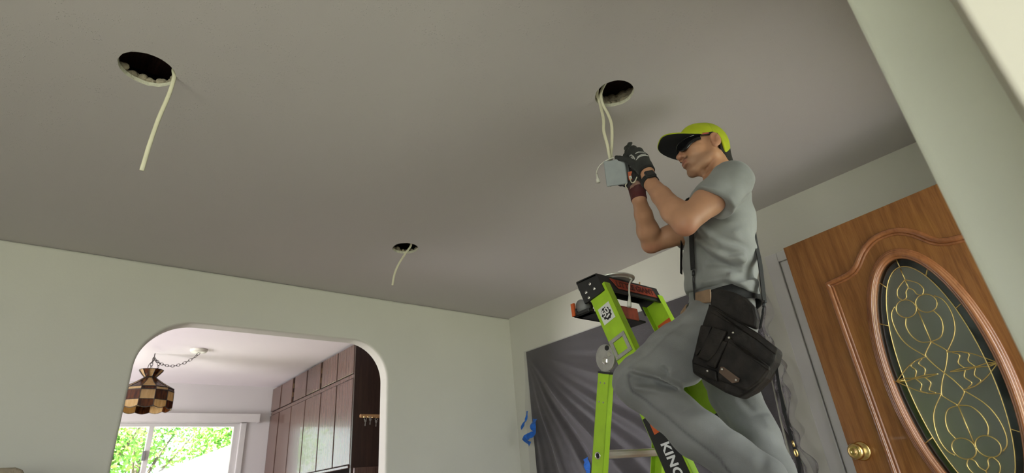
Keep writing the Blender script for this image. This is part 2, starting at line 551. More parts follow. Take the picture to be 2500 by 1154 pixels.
def slab(outer, holes, to3, t0, t1, edge_mat=0):
    """plate with holes: outlines in 2D, to3(u, v, t) gives the place; t0..t1 is the thickness"""
    mb = MB()
    vs = [Vector(p) for p in outer]
    loops = [list(range(len(outer)))]
    for h in holes:
        s = len(vs)
        vs += [Vector(p) for p in h]
        loops.append(list(range(s, s + len(h))))
    edges = [(l[i], l[(i + 1) % len(l)]) for l in loops for i in range(len(l))]
    ov, oe, of, _, _, _ = delaunay_2d_cdt(vs, edges, [], 0, 1e-6)
    def inside(p, poly):
        c = False
        n = len(poly)
        for i in range(n):
            a, b = poly[i], poly[(i + 1) % n]
            if (a[1] > p[1]) != (b[1] > p[1]) and p[0] < (b[0] - a[0]) * (p[1] - a[1]) / (b[1] - a[1]) + a[0]:
                c = not c
        return c
    tri = []
    for f in of:
        ctr = sum((ov[i] for i in f), Vector((0, 0))) / len(f)
        if inside(ctr, outer) and not any(inside(ctr, h) for h in holes):
            tri.append(tuple(f))
    n = len(ov)
    mb.add([to3(p[0], p[1], t0) for p in ov] + [to3(p[0], p[1], t1) for p in ov],
           [t[::-1] for t in tri] + [tuple(i + n for i in t) for t in tri])
    mb.mi = edge_mat
    for li, l in enumerate([outer] + holes):
        k = len(l)
        base = [to3(p[0], p[1], t0) for p in l] + [to3(p[0], p[1], t1) for p in l]
        mb.add(base, [(i, (i + 1) % k, (i + 1) % k + k, i + k) for i in range(k)])
    me = mb.mesh('slab')
    bm = bmesh.new()
    bm.from_mesh(me)
    bmesh.ops.remove_doubles(bm, verts=bm.verts, dist=1e-5)
    bmesh.ops.recalc_face_normals(bm, faces=bm.faces)
    bm.to_mesh(me)
    bm.free()
    return me

def circle(cx, cy, r, n=40, wob=0.0):
    return [(cx + r * (1 + wob * (random.random() - 0.5)) * math.cos(2 * math.pi * i / n), cy + r * (1 + wob * (random.random() - 0.5)) * math.sin(2 * math.pi * i / n)) for i in range(n)]

def spline(pts, n=8, closed=False):
    """Catmull-Rom through points"""
    P = [np.array(p, float) for p in pts]
    m = len(P)
    out = []
    for i in range(m if closed else m - 1):
        if closed:
            a, b, c, d = P[(i - 1) % m], P[i], P[(i + 1) % m], P[(i + 2) % m]
        else:
            b, c = P[i], P[i + 1]
            a = P[i - 1] if i > 0 else 2 * b - c
            d = P[i + 2] if i + 2 < m else 2 * c - b
        for k in range(n):
            t = k / n
            out.append(tuple(0.5 * (2 * b + (c - a) * t + (2 * a - 5 * b + 4 * c - d) * t * t + (3 * b - a - 3 * c + d) * t ** 3)))
    if not closed:
        out.append(tuple(P[-1]))
    return out

def text_mesh(body, size, origin, right, up, ext, bold=0.0, shear=0.0, spacing=1.0):
    """lettering as a mesh, placed by its centre, reading direction and up direction"""
    cu = bpy.data.curves.new('lettering', 'FONT')
    cu.body = body
    cu.size = size
    cu.extrude = ext
    cu.offset = bold
    cu.shear = shear
    cu.space_character = spacing
    cu.align_x = 'CENTER'
    cu.align_y = 'CENTER'
    t = bpy.data.objects.new('lettering', cu)
    COL.objects.link(t)
    dg = bpy.context.evaluated_depsgraph_get()
    me = bpy.data.meshes.new_from_object(t.evaluated_get(dg))
    bpy.data.objects.remove(t)
    r = V(right).normalized(); u = V(up).normalized(); n = r.cross(u)
    mt = Matrix(((r.x, u.x, n.x, origin[0]), (r.y, u.y, n.y, origin[1]), (r.z, u.z, n.z, origin[2]), (0, 0, 0, 1)))
    me.transform(mt)
    me.materials.clear()
    return me

# ------------------------------------------------------------------ the setting
H = 2.44            # ceiling height
YF, YB = 3.705, 3.825   # wall with the archway: room face, kitchen face
XR = 3.148          # wall on the right
YK = 7.41           # kitchen window wall

def structure(name, me, material, label, cat, **kw):
    o = obj(name, me, material, **kw)
    return tag(o, label, cat, None, 'structure')

holes = [circle(0.009, 1.872, 0.087, 36, 0.035), circle(1.526, 1.005, 0.081, 36, 0.035), circle(1.535, 2.770, 0.081, 36, 0.035)]
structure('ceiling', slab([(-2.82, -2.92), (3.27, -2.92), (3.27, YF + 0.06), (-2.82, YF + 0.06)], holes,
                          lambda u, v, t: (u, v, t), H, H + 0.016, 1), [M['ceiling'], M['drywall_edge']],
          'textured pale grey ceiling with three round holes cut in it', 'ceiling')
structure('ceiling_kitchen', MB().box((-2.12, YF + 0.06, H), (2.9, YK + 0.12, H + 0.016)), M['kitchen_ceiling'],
          'smooth white kitchen ceiling seen through the archway', 'ceiling')
structure('floor', MB().box((-2.82, -2.92, -0.06), (3.27, YK + 0.12, 0.0)), M['floor'], 'oak floor of the room below the frame', 'floor')

def arch_wall():
    xl, xr, zt, rl, rr = 0.315, 1.905, 2.09, 0.29, 0.29
    arc = [(xl, 0.0)]
    arc += [(xl + rl - rl * math.cos(a), zt - rl + rl * math.sin(a)) for a in [math.pi / 2 * i / 18 for i in range(19)]]
    arc += [(xr - rr + rr * math.sin(a), zt - rr + rr * math.cos(a)) for a in [math.pi / 2 * i / 18 for i in range(19)]]
    arc += [(xr, 0.0)]
    out = [(-2.82, 0.0)] + arc + [(3.27, 0.0), (3.27, H), (-2.82, H)]
    return slab(out, [], lambda u, v, t: (u, t, v), YF, YB)
structure('wall_far', arch_wall(), M['wall'], 'pale plaster wall with a round-cornered archway to the kitchen', 'wall', bevel=0.018, segs=4)
structure('wall_right', MB().box((XR, -0.007, 0), (XR + 0.12, YF, H)), M['wall'], 'pale wall behind the ladder and the open oak door', 'wall')
structure('wall_left', slab([(-2.92, 0), (YF, 0), (YF, H), (-2.92, H)], [[(-1.9, 0.5), (0.3, 0.5), (0.3, 1.98), (-1.9, 1.98)]], lambda u, v, t: (t, u, v), -2.82, -2.70), M['wall'], 'pale wall at the far left of the room', 'wall')
structure('wall_back', slab([(-2.70, 0), (0.44, 0), (0.44, H), (-2.70, H)], [[(-2.25, 0.5), (-0.25, 0.5), (-0.25, 1.98), (-2.25, 1.98)]],
                            lambda u, v, t: (u, t, v), -2.92, -2.80), M['wall'], 'wall with the picture window behind the viewer', 'wall')
structure('wall_front', slab([(0.95, 0), (1.76, 0), (1.76, 2.05), (2.70, 2.05), (2.70, 0), (XR, 0), (XR, H), (0.95, H)], [],
                             lambda u, v, t: (u, t, v), -0.060, 0.1087), M['jamb'], 'near pale green wall end at the right edge of the frame', 'wall', bevel=0.014, segs=4)
structure('wall_return', MB().prism([(0.44, -2.92, 0), (0.44, -0.0069, 0), (0.95, -0.0075, 0), (0.95, -2.92, 0)], (0, 0, H)), M['return'], 'bright wall return at the upper right corner of the frame', 'wall', bevel=0.003)
structure('wall_kitchen_far', slab([(-2.12, 0), (2.9, 0), (2.9, H), (-2.12, H)], [[(0.02, 1.0), (1.85, 1.0), (1.85, 1.99), (0.02, 1.99)]],
                                   lambda u, v, t: (u, t, v), YK, YK + 0.12), M['kitchen_wall'], 'kitchen wall with the bright sliding window', 'wall')
structure('wall_kitchen_left', slab([(YB, 0), (YK, 0), (YK, H), (YB, H)], [[(5.2, 0.75), (6.6, 0.75), (6.6, 1.95), (5.2, 1.95)]],
                                    lambda u, v, t: (t, u, v), -2.12, -2.0), M['kitchen_wall'], 'kitchen side wall left of the archway, out of view', 'wall')
structure('wall_kitchen_right', MB().box((2.75, YB, 0), (2.9, YK, H)), M['cabinet_shaded'], 'dark panelled kitchen wall behind the cabinets', 'wall')
ro = MB()
ro.box((-5.4, -4.4, 2.80), (4.0, 8.0, 2.90))  # eaves widened out of view to keep sun off the windows
for lo, hi in (((-2.82, -2.92, 2.456), (-2.72, 7.53, 2.80)), ((3.17, -2.92, 2.456), (3.27, 7.53, 2.80)), ((-2.82, -2.92, 2.456), (3.27, -2.82, 2.80)), ((-2.82, 7.43, 2.456), (3.27, 7.53, 2.80))):
    ro.box(lo, hi)
structure('roof', ro, M['attic_dark'], 'dark roof deck over the attic, glimpsed in the ceiling holes', 'roof')

# attic timber and loose insulation above the three holes
for x, where_ in ((-0.24, 'left of the large hole'), (0.26, 'right of the large hole'), (1.28, 'left of the hole above the worker'), (1.79, 'right of the hole above the worker')):
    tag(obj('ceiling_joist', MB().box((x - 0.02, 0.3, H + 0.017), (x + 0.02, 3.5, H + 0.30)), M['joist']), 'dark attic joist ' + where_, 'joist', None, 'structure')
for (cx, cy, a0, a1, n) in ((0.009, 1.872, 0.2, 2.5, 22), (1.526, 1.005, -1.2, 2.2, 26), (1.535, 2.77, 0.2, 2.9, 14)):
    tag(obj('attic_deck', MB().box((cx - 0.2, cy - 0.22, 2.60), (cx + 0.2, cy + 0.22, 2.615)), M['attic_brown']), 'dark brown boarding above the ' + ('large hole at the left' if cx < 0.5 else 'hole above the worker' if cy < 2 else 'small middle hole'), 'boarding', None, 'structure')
    ins = MB()
    for i in range(n):
        a = a0 + (a1 - a0) * i / (n - 1)
        r = 0.090 + random.uniform(0.0, 0.022)
        s = random.uniform(0.007, 0.017)
        ins.ball((cx + r * math.cos(a), cy + r * math.sin(a), H + 0.018 + s * 0.85), s, 6, (1, 1, 0.85))
        if n > 24:
            ins.ball((cx + 1.25 * r * math.cos(a), cy + 1.25 * r * math.sin(a), H + 0.05 + s), s * 1.8, 6)
    tag(obj('attic_insulation', ins, M['insulation'], smooth=True), 'loose brown insulation lying round the ' + ('large hole at the left' if cx < 0.5 else 'hole above the worker' if cy < 2 else 'small middle hole'), 'insulation', None, 'stuff')

# ------------------------------------------------------------------ picture window behind the viewer, and two windows added out of view
def plain_window(name, label, rect, to3, w=0.05, d=0.05):
    (u0, v0), (u1, v1) = rect
    me = slab([(u0, v0), (u1, v0), (u1, v1), (u0, v1)], [[(u0 + w, v0 + w), ((u0 + u1) / 2 - w / 2, v0 + w), ((u0 + u1) / 2 - w / 2, v1 - w), (u0 + w, v1 - w)],
                                                          [((u0 + u1) / 2 + w / 2, v0 + w), (u1 - w, v0 + w), (u1 - w, v1 - w), ((u0 + u1) / 2 + w / 2, v1 - w)]], to3, 0, d)
    return structure(name, me, M['trim'], label, 'window')
plain_window('window_2', 'white framed picture window behind the viewer', ((-2.25, 0.5), (-0.25, 1.98)), lambda u, v, t: (u, -2.915 + t, v))
plain_window('added_window_4', 'added white framed window at the far left for extra light, out of view', ((-1.9, 0.5), (0.3, 1.98)), lambda u, v, t: (-2.815 + t, u, v))
plain_window('added_window_3', 'added white framed side window for extra kitchen light, out of view', ((5.2, 0.75), (6.6, 1.95)), lambda u, v, t: (-2.115 + t, u, v))

# ------------------------------------------------------------------ kitchen window, valance and the garden
w1 = structure('window_1', slab([(0.02, 1.0), (1.85, 1.0), (1.85, 1.99), (0.02, 1.99)],
                                [[(0.06, 1.05), (0.905, 1.05), (0.905, 1.955), (0.06, 1.955)], [(0.955, 1.05), (1.782, 1.05), (1.782, 1.955), (0.955, 1.955)]],
                                lambda u, v, t: (u, YK + 0.02 + t, v), 0, 0.06), M['trim'],
               'bright white framed sliding kitchen window with green trees outside', 'window', bevel=0.004)
obj('window_pane', MB().box((0.06, YK + 0.048, 1.05), (0.905, YK + 0.052, 1.955)), M['window_glass'], w1)
obj('window_pane', MB().box((0.955, YK + 0.048, 1.05), (1.782, YK + 0.052, 1.955)), M['window_glass'], w1)
cs = MB()
cs.box((1.85, YK - 0.018, 0.95), (1.915, YK, 2.02)).box((-0.06, YK - 0.018, 0.95), (0.02, YK, 2.02)).box((-0.06, YK - 0.018, 1.99), (1.915, YK, 2.05))
obj('window_casing', cs, M['trim'], w1, bevel=0.004)
obj('window_latch', MB().box((0.885, YK - 0.01, 1.60), (0.915, YK + 0.02, 1.70)), M['grey_plastic'], w1, bevel=0.004)
va = thing('window_valance', 'pale flat valance board above the kitchen window', 'valance', (1.0, YK - 0.05, 1.995))
obj('front_board', MB().box((-0.12, YK - 0.10, 1.992), (2.043, YK - 0.085, 2.092)), M['trim'], va, bevel=0.006)
obj('return_board', MB().box((2.028, YK - 0.085, 1.992), (2.043, YK - 0.001, 2.092)), M['trim'], va, bevel=0.004)
obj('return_board', MB().box((-0.12, YK - 0.085, 1.992), (-0.105, YK - 0.001, 2.092)), M['trim'], va, bevel=0.004)

structure('ground_outside', MB().box((-30, -30, -0.4), (30, 40, -0.3)), M['lawn'], 'lawn outside the house', 'lawn')

structure('reflector', MB().box((-6, 7.55, -0.3), (7, 9.3, -0.26)), M['concrete'], 'added unseen pale concrete patio outside the kitchen window', 'reflector')  # slab added out of view to bounce sunlight up into the kitchen

def tree(x, y, crown, r, mat_, label, n):
    t = thing('tree', label, 'tree', (x, y, -0.3), 'trees outside the kitchen window')
    tr = MB()
    tr.tube([(x, y, -0.3), (x + 0.06, y, 0.8), (x - 0.05, y + 0.05, crown)], [0.16, 0.11, 0.05], 10)
    for k in range(5):
        a = k * 1.3 + x
        tr.tube([(x, y, 0.7 + 0.2 * k), (x + 0.5 * math.cos(a), y + 0.5 * math.sin(a), 1.3 + 0.25 * k), (x + r * 0.8 * math.cos(a), y + r * 0.8 * math.sin(a), 1.9 + 0.3 * k)], [0.05, 0.035, 0.012], 7)
    obj('trunk', tr, M['bark'], t)
    lf = MB()
    clumps = [(Vector((random.gauss(0, 1), random.gauss(0, 1), random.gauss(0, 0.8))).normalized() * r * random.uniform(0.3, 0.95), random.uniform(0.25, 0.5)) for _ in range(34)]
    for i in range(n):
        c, cr = random.choice(clumps)
        p = Vector((x, y, crown)) + c + Vector((random.gauss(0, 1), random.gauss(0, 1), random.gauss(0, 1))) * cr * 0.5
        d = Vector((random.gauss(0, 1), random.gauss(0, 1), random.gauss(-0.5, 0.7))).normalized()
        s = d.orthogonal().normalized()
        s = (Matrix.Rotation(random.uniform(0, 6.28), 3, d) @ s)
        L = random.uniform(0.06, 0.12)
        W = L * 0.3
        nn = d.cross(s) * 0.02
        lf.mi = i % 2
        lf.add([p, p + d * L * 0.45 + s * W + nn, p + d * L, p + d * L * 0.45 - s * W + nn], [(0, 1, 2, 3)])
    obj('foliage', lf, [M['leaf_a'], M['leaf_b']], t)
tree(0.75, 12.4, 2.3, 1.05, None, 'leafy tree outside the left pane of the kitchen window', 4000)
tree(1.85, 15.6, 3.0, 1.35, None, 'leafy tree outside the middle of the kitchen window', 4000)
tree(3.05, 12.7, 2.6, 1.15, None, 'leafy tree beyond the white gable outside the kitchen window', 4000)

ho = thing('neighbouring_house', 'bright white gable of a house outside the kitchen window', 'house', (3.6, 9.6, -0.3))
ga = [(1.4527, 9.4000, 1.5790), (2.2314, 9.4000, 1.8834)]
g0, g1 = ga
sl = (g1[2] - g0[2]) / (g1[0] - g0[0])
ridge = (g0[0] + 4.2, 9.4, g0[2] + sl * 4.2)
rx = g0[0] + 8.4
obj('gable_wall', MB().prism([(g0[0], 9.4, -0.3), (rx, 9.4, -0.3), (rx, 9.4, g0[2]), ridge, (g0[0], 9.4, g0[2])], (0, 1.4, 0)), M['siding'], ho)
obj('roof', MB().prism([(g0[0] - 0.35, 9.3, g0[2] - sl * 0.35), (ridge[0], 9.3, ridge[2]), (ridge[0], 9.3, ridge[2] + 0.06), (g0[0] - 0.35, 9.3, g0[2] - sl * 0.35 + 0.06)], (0, 1.6, 0)), M['siding'], ho)

# ------------------------------------------------------------------ kitchen cabinets
XC = 2.185
upper = [(7.405, 7.080), (7.047, 6.663), (6.590, 6.206), (6.178, 5.797), (5.745, 5.351), (5.329, 4.950)]
lower = [(7.405, 7.078), (7.046, 6.648), (6.624, 6.199), (6.177, 5.753), (5.729, 5.344), (5.319, 4.952)]
def hinge(y, z, parent):
    h = MB()
    h.tube([(XC + 0.012, y, z - 0.028), (XC + 0.012, y, z + 0.028)], 0.006, 8)
    h.box((XC + 0.013, y - 0.010, z - 0.022), (XC + 0.019, y + 0.010, z + 0.022))
    obj('hinge', h, M['bronze'], parent)
def cabinet(kind, k, z0, z1, lab, grp, rows):
    a, b = rows[2 * k], rows[2 * k + 1]
    ylo = b[1] - (0.0 if k == 2 else 0.028)
    yhi = a[0] + (0.0 if k == 0 else 0.026)
    t = thing(kind, lab, 'cabinet', (XC + 0.2, (ylo + yhi) / 2, z0), grp)
    obj('carcass', MB().box((XC + 0.021, ylo, z0 - 0.004), (2.745, yhi, z1 + 0.012)), M['cabinet_gap'], t)
    for y1, y0 in (a, b):
        dz = 0.0
        d = obj('cabinet_door', MB().box((XC, y0, z0), (XC + 0.02, y1, z1)), M['cabinet'], t, bevel=0.003)
    hinge(b[1] - 0.008, z0 + 0.09, t)
    hinge(b[1] - 0.008, z1 - 0.09, t)
    return t
where = ['in the corner by the window wall', 'in the middle of the run', 'at the near end of the run']
for k in range(3):
    cabinet('wall_cabinet', k, 2.128, 2.412, 'small upper two-door walnut cabinet ' + where[k], 'upper kitchen cabinets', upper)
    t = cabinet('wall_cabinet', k, 1.315, 2.078, 'tall two-door walnut cabinet under the small ones, ' + where[k], 'tall kitchen cabinets', lower)
    a, b = lower[2 * k], lower[2 * k + 1]
    obj('top_rail', MB().box((XC + 0.008, b[1] - 0.012, 2.086), (XC + 0.0195, a[0] + (0 if k == 0 else 0.012), 2.120)), M['cabinet'], t)
    obj('bottom_rail', MB().box((XC - 0.012, b[1] - 0.03 * (k < 2), 1.284), (XC + 0.03, a[0], 1.306)), M['cabinet'], t, bevel=0.003)
ep = thing('cabinet_end_panel', 'walnut side panel coloured as in shade closing the near end of the kitchen cabinets', 'panel', (2.45, 4.93, 0.0))
obj('side_panel', MB().box((XC + 0.002, 4.915, 0.0), (2.75, 4.940, 2.44)), M['cabinet_shaded'], ep)
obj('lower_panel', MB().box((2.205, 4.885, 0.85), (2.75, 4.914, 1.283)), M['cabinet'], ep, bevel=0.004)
kr = thing('key_rack', 'pale wooden peg rail with keys on the dark cabinet end', 'key rack', (2.36, 4.9, 1.72))
obj('rail', MB().box((2.245, 4.888, 1.708), (2.50, 4.914, 1.742)), M['pine'], kr, bevel=0.012, segs=4)
for x in (2.275, 2.315, 2.36, 2.41, 2.455):
    h = MB()
    h.tube([(x, 4.887, 1.714), (x, 4.872, 1.708), (x, 4.870, 1.716)], 0.0025, 6)
    obj('hook', h, M['brass'], kr)
for x, dz, lab in ((2.296, 0.0, 'small key with a dark fob hanging leftmost under the peg rail'), (2.345, 0.012, 'bunched key hanging in the middle under the peg rail'), (2.405, -0.005, 'thin key hanging nearest the arch under the peg rail')):
    kt = thing('key', lab, 'key', (x, 4.885, 1.66), 'keys on the peg rail')
    km = MB()
    km.lathe((x, 4.884, 1.680 + dz), (0, 1, 0), [(0.004, -0.001), (0.011, -0.001), (0.011, 0.001), (0.004, 0.001), (0.004, -0.001)], 14, False)
    km.box((x - 0.003, 4.883, 1.635 + dz), (x + 0.003, 4.885, 1.671 + dz)).box((x - 0.007, 4.883, 1.638 + dz), (x - 0.003, 4.885, 1.642 + dz)).box((x - 0.006, 4.883, 1.647 + dz), (x - 0.003, 4.885, 1.651 + dz))
    obj('blade', km, M['steel'], kt)
    kg = MB()
    kg.tube([(x + 0.012 * math.cos(a), 4.884, 1.698 + dz + 0.012 * math.sin(a)) for a in [i * math.pi / 8 for i in range(16)]], 0.0012, 6, closed=True)
    obj('key_ring', kg, M['bright_steel'], kt)

# ------------------------------------------------------------------ swag pendant lamp in the kitchen
LX, LY = 0.662, 6.03
pl = thing('pendant_lamp', 'amber and brown stained glass pendant lamp hanging by the archway', 'lamp', (LX, LY, H))
NP = 12
crown, shade, lead = MB(), MB(), MB()
def ringp(r, z, k, scal=0.0):
    a = 2 * math.pi * (k + 0.35) / NP
    return Vector((LX + r * math.cos(a), LY + r * math.sin(a), z))
def panel(mb, k, rows, mi, th=0.003):
    """one bent glass panel between rows of (radius, z); inner and outer skin"""
    mb.mi = mi
    vs, fs = [], []
    for r, z in rows:
        vs += [ringp(r, z, k), ringp(r, z, k + 1)]
    n = len(vs)
    for r, z in rows:
        vs += [ringp(r - th, z, k), ringp(r - th, z, k + 1)]
    for i in range(len(rows) - 1):
        fs += [(2 * i, 2 * i + 1, 2 * i + 3, 2 * i + 2), (n + 2 * i + 1, n + 2 * i, n + 2 * i + 2, n + 2 * i + 3)]
    fs += [(0, 2, n + 2, n), ]
    mb.add(vs, fs)
for k in range(NP):
    panel(crown, k, [(0.046, 2.213), (0.070, 2.240), (0.098, 2.278)], k % 2)
    panel(shade, k, [(0.048, 2.208), (0.120, 2.155), (0.212, 2.100)], k % 2)
    panel(shade, k, [(0.212, 2.100), (0.217, 2.072)], (k + 1) % 2)
    panel(shade, k, [(0.217, 2.072), (0.222, 1.985)], k % 2)
    # scalloped bottom row
    a0, a1 = ringp(0.222, 1.985, k), ringp(0.222, 1.985, k + 1)
    shade.mi = (k + 1) % 2
    sc_pts = [a0] + [a0.lerp(a1, t) + Vector((0, 0, -0.055 - 0.016 * math.sin(math.pi * t))) for t in [i / 8 for i in range(9)]] + [a1]
    cen = Vector((LX, LY, 1.985))
    sc_in = [p + (Vector((LX, LY, p.z)) - p).normalized() * 0.003 for p in sc_pts]
    shade.add(sc_pts, [tuple(range(len(sc_pts)))])
    shade.add(sc_in, [tuple(range(len(sc_in) - 1, -1, -1))])
    for q in ([(0.046, 2.213), (0.070, 2.240), (0.098, 2.278)], [(0.048, 2.208), (0.120, 2.155), (0.212, 2.100), (0.217, 2.072), (0.222, 1.985), (0.223, 1.930)]):
        lead.tube([ringp(r + 0.001, z, k) for r, z in q], 0.0032, 6)
    for r, z in ((0.098, 2.278), (0.212, 2.100), (0.217, 2.072), (0.222, 1.985)):
        rr = 0.0045 if z in (2.100, 2.072) else 0.003
        lead.tube([ringp(r + 0.001, z, k), ringp(r + 0.001, z, k + 1)], rr, 6)
    lead.tube(sc_pts[1:-1], 0.0032, 6)
lead.lathe((LX, LY, 2.205), (0, 0, 1), [(0.052, -0.004), (0.056, 0.002), (0.050, 0.010)], 24)
obj('crown', crown, [M['amber'], M['brown_glass']], pl)
obj('lamp_shade', shade, [M['amber'], M['brown_glass']], pl)
obj('lead_came', lead, M['lead'], pl)
cn = MB()
cn.lathe((0.98, 5.756, H), (0, 0, -1), [(0.0, 0.0), (0.075, 0.0), (0.075, 0.010), (0.066, 0.024), (0.03, 0.030), (0.0, 0.030)], 36, False)
obj('canopy', cn, M['white_plastic'], pl, smooth=True)
hk = MB()
hk.tube([(LX, LY, H), (LX, LY, 2.41)] + [(LX, LY + 0.014 * math.sin(a), 2.396 + 0.014 * math.cos(a)) for a in [0.3 + i * 0.5 for i in range(9)]], 0.004, 8)
obj('ceiling_hook', hk, M['iron'], pl, smooth=True)
def chain(pts, L=0.036, r=0.0026, w=0.011):
    mb = MB()
    P = spline(pts, 30)
    acc, last, k = 0.0, Vector(P[0]), 0
    want = 0.0
    prev = Vector(P[0])
    seg = []
    for p in P[1:]:
        p = Vector(p)
        acc += (p - prev).length
        if acc >= want:
            seg.append((p, (p - prev).normalized()))
            want += L * 0.78
        prev = p
    for k, (c, t) in enumerate(seg):
        u = t.orthogonal().normalized()
        u = Matrix.Rotation((k % 2) * math.pi / 2 + 0.4, 3, t) @ u
        lp = []
        for i in range(14):
            a = 2 * math.pi * i / 14
            lp.append(c + t * ((L / 2) * math.cos(a)) + u * (w * math.sin(a)))
        mb.tube(lp, r, 6, closed=True)
    return mb
obj('swag_chain', chain([(0.98, 5.756, 2.40), (0.955, 5.78, 2.368), (0.88, 5.84, 2.318), (0.80, 5.91, 2.303), (0.72, 5.98, 2.335), (LX + 0.004, LY, 2.385)]), M['iron'], pl)
obj('drop_chain', chain([(LX, LY, 2.39), (LX - 0.01, LY, 2.33), (LX, LY, 2.25)]), M['iron'], pl)
obj('drop_chain', chain([(LX + 0.01, LY + 0.01, 2.385), (LX + 0.045, LY, 2.34), (LX + 0.04, LY + 0.01, 2.26)]), M['iron'], pl)
obj('lamp_cord', MB().tube(spline([(LX, LY, 2.37), (LX - 0.03, LY, 2.33), (LX - 0.028, LY, 2.27), (LX, LY, 2.215)], 6), 0.003, 6), M['iron'], pl)
sk = MB().lathe((LX, LY, 2.20), (0, 0, -1), [(0.0, 0), (0.02, 0.0), (0.022, 0.06), (0.018, 0.07), (0.0, 0.07)], 20, False)
sk.ball((LX, LY, 2.10), 0.030, 10, (1, 1, 1.2))
obj('bulb', sk, M['white_plastic'], pl, smooth=True)

# ------------------------------------------------------------------ closet door on the right wall (white casing) and the open oak front door
d2 = structure('door_2', MB().box((XR - 0.010, 0.30, 0.005), (XR - 0.0005, 1.186, 2.072)), M['trim'], 'white closet door on the right wall, mostly behind the open oak door', 'door')
tr = MB()
tr.box((XR - 0.020, 1.191, 0.0), (XR - 0.0005, 1.264, 2.135)).box((XR - 0.020, 0.22, 0.0), (XR - 0.0005, 0.295, 2.135)).box((XR - 0.020, 0.295, 2.077), (XR - 0.0005, 1.191, 2.135))
structure('trim_1', tr, M['trim'], 'white flat casing round the closet door', 'door casing', bevel=0.004)

DA, DB = Vector((2.7984, 1.0207, 0)), Vector((2.7137, 0.3187, 0))
DD = (DB - DA).normalized()
DN = Vector((DD.y, -DD.x, 0))            # faces the room
S0, Z0 = 0.4595, 1.2806                  # centre of the oval light
K = 1.0588
def DP(s, z, off=0.0):
    p = DA + DD * s + DN * off
    return (p.x, p.y, z)
def ell(a, b, n=72):
    return [(S0 + a * math.cos(2 * math.pi * i / n), Z0 + b * math.sin(2 * math.pi * i / n)) for i in range(n)]
d1 = structure('door_1', slab([(0, 0.008), (0.919, 0.008), (0.919, 2.024), (0, 2.024)], [ell(0.186, 0.500)], lambda u, v, t: DP(u, v, t), -0.045, 0.0),
               M['door_wood'], 'open oak stained front door with an oval leaded glass light', 'door')
half = [(0, 1.938), (0.030, 1.936), (0.055, 1.929), (0.085, 1.913), (0.110, 1.893), (0.130, 1.870), (0.150, 1.846), (0.172, 1.829), (0.198, 1.820), (0.235, 1.815), (0.292, 1.810)]
def dz(z):
    return (z - 1.08) * K + 1.0
top = [(S0 - x * K, dz(z)) for x, z in half[::-1]] + [(S0 + x * K, dz(z)) for x, z in half[1:]]
bot = [(s, 2 * Z0 - z) for s, z in top[::-1]]
loop = top + bot
mo = MB()
def offs(loop, d):
    c = Vector((S0, Z0))
    n = len(loop)
    out = []
    for i in range(n):
        a, b = Vector(loop[i - 1]), Vector(loop[(i + 1) % n])
        t = (b - a).normalized()
        nn = Vector((t.y, -t.x))
        p = Vector(loop[i])
        out.append(tuple(p + nn * d))
    return out
dense = []
for i in range(len(loop)):
    a, b = Vector(loop[i]), Vector(loop[(i + 1) % len(loop)])
    m_ = max(1, int((b - a).length / 0.03))
    dense += [tuple(a.lerp(b, k / m_)) for k in range(m_)]
for d, r, o_ in ((0.004, 0.0125, 0.001), (0.021, 0.0065, -0.001)):
    lp = [DP(s, z, o_) for s, z in offs(dense, d)]
    mo.tube(lp, r, 10, closed=True)
obj('panel_moulding', mo, M['door_mould'], d1, smooth=True)
fr_ = MB()
for sc_, r, o_ in ((0.10, 0.009, 0.004), (0.42, 0.012, 0.009), (0.72, 0.010, 0.006), (1.0, 0.007, 0.002)):
    fr_.tube([DP(s, z, o_) for s, z in ell(0.186 + 0.031 * sc_, 0.500 + 0.035 * sc_, 96)], r, 10, closed=True)
obj('oval_frame', fr_, M['door_mould'], d1, smooth=True)
# glass: clear textured middle, bevelled border
obj('oval_glass', slab(ell(0.1475, 0.462), [], lambda u, v, t: DP(u, v, t), -0.026, -0.020), M['door_glass'], d1)
obj('border_glass', slab(ell(0.190, 0.505), [ell(0.1475, 0.462)], lambda u, v, t: DP(u, v, t), -0.027, -0.019), M['bevel_glass'], d1)
cam_lines = []
cam_lines.append(('c', ell(0.1475, 0.462)))
q = []     # first quadrant-like set in (ds, z) for the upper half, left side; mirrored to the right and to the lower half
q.append([(0, 1.774), (0, 1.725)])
q.append([(0, 1.725), (-0.020, 1.712), (-0.040, 1.694), (-0.048, 1.668), (-0.036, 1.646)])
q.append([(0, 1.690), (-0.014, 1.676), (-0.020, 1.655), (-0.036, 1.646)])
q.append([(0, 1.725), (0, 1.690)])
q.append([(-0.037 + 0.036 * math.cos(a), 1.612 + 0.036 * math.sin(a)) for a in [i * math.pi / 10 for i in range(21)]])
q.append([(-0.073, 1.632), (-0.092, 1.612), (-0.102, 1.575), (-0.099, 1.520), (-0.080, 1.470), (-0.036, 1.416)])
q.append([(-0.050, 1.577), (-0.062, 1.545), (-0.056, 1.505), (-0.035, 1.474), (0, 1.465)])
q.append([(0, 1.600), (0, 1.465)])
q.append([(0, 1.465), (-0.030, 1.432), (-0.036, 1.416), (-0.020, 1.378), (0, 1.345)])
q.append([(-0.036, 1.416), (-0.075, 1.409), (-0.108, 1.393), (-0.137, 1.372), (-0.170, 1.345)])
q.append([(-0.080, 1.407), (-0.099, 1.393), (-0.088, 1.372), (-0.100, 1.348)])
q.append([(-0.052, 1.411), (-0.070, 1.396), (-0.056, 1.372), (-0.068, 1.348)])
q.append([(-0.170, 1.345), (-0.140, 1.351), (-0.105, 1.3465), (-0.060, 1.349), (-0.020, 1.345)])
cm = MB()
def line3(pts, closed=False, r=0.0023):
    cm.tube([DP(s, z, -0.017) for s, z in pts], r, 6, closed=closed)
line3(ell(0.1475, 0.462), True)
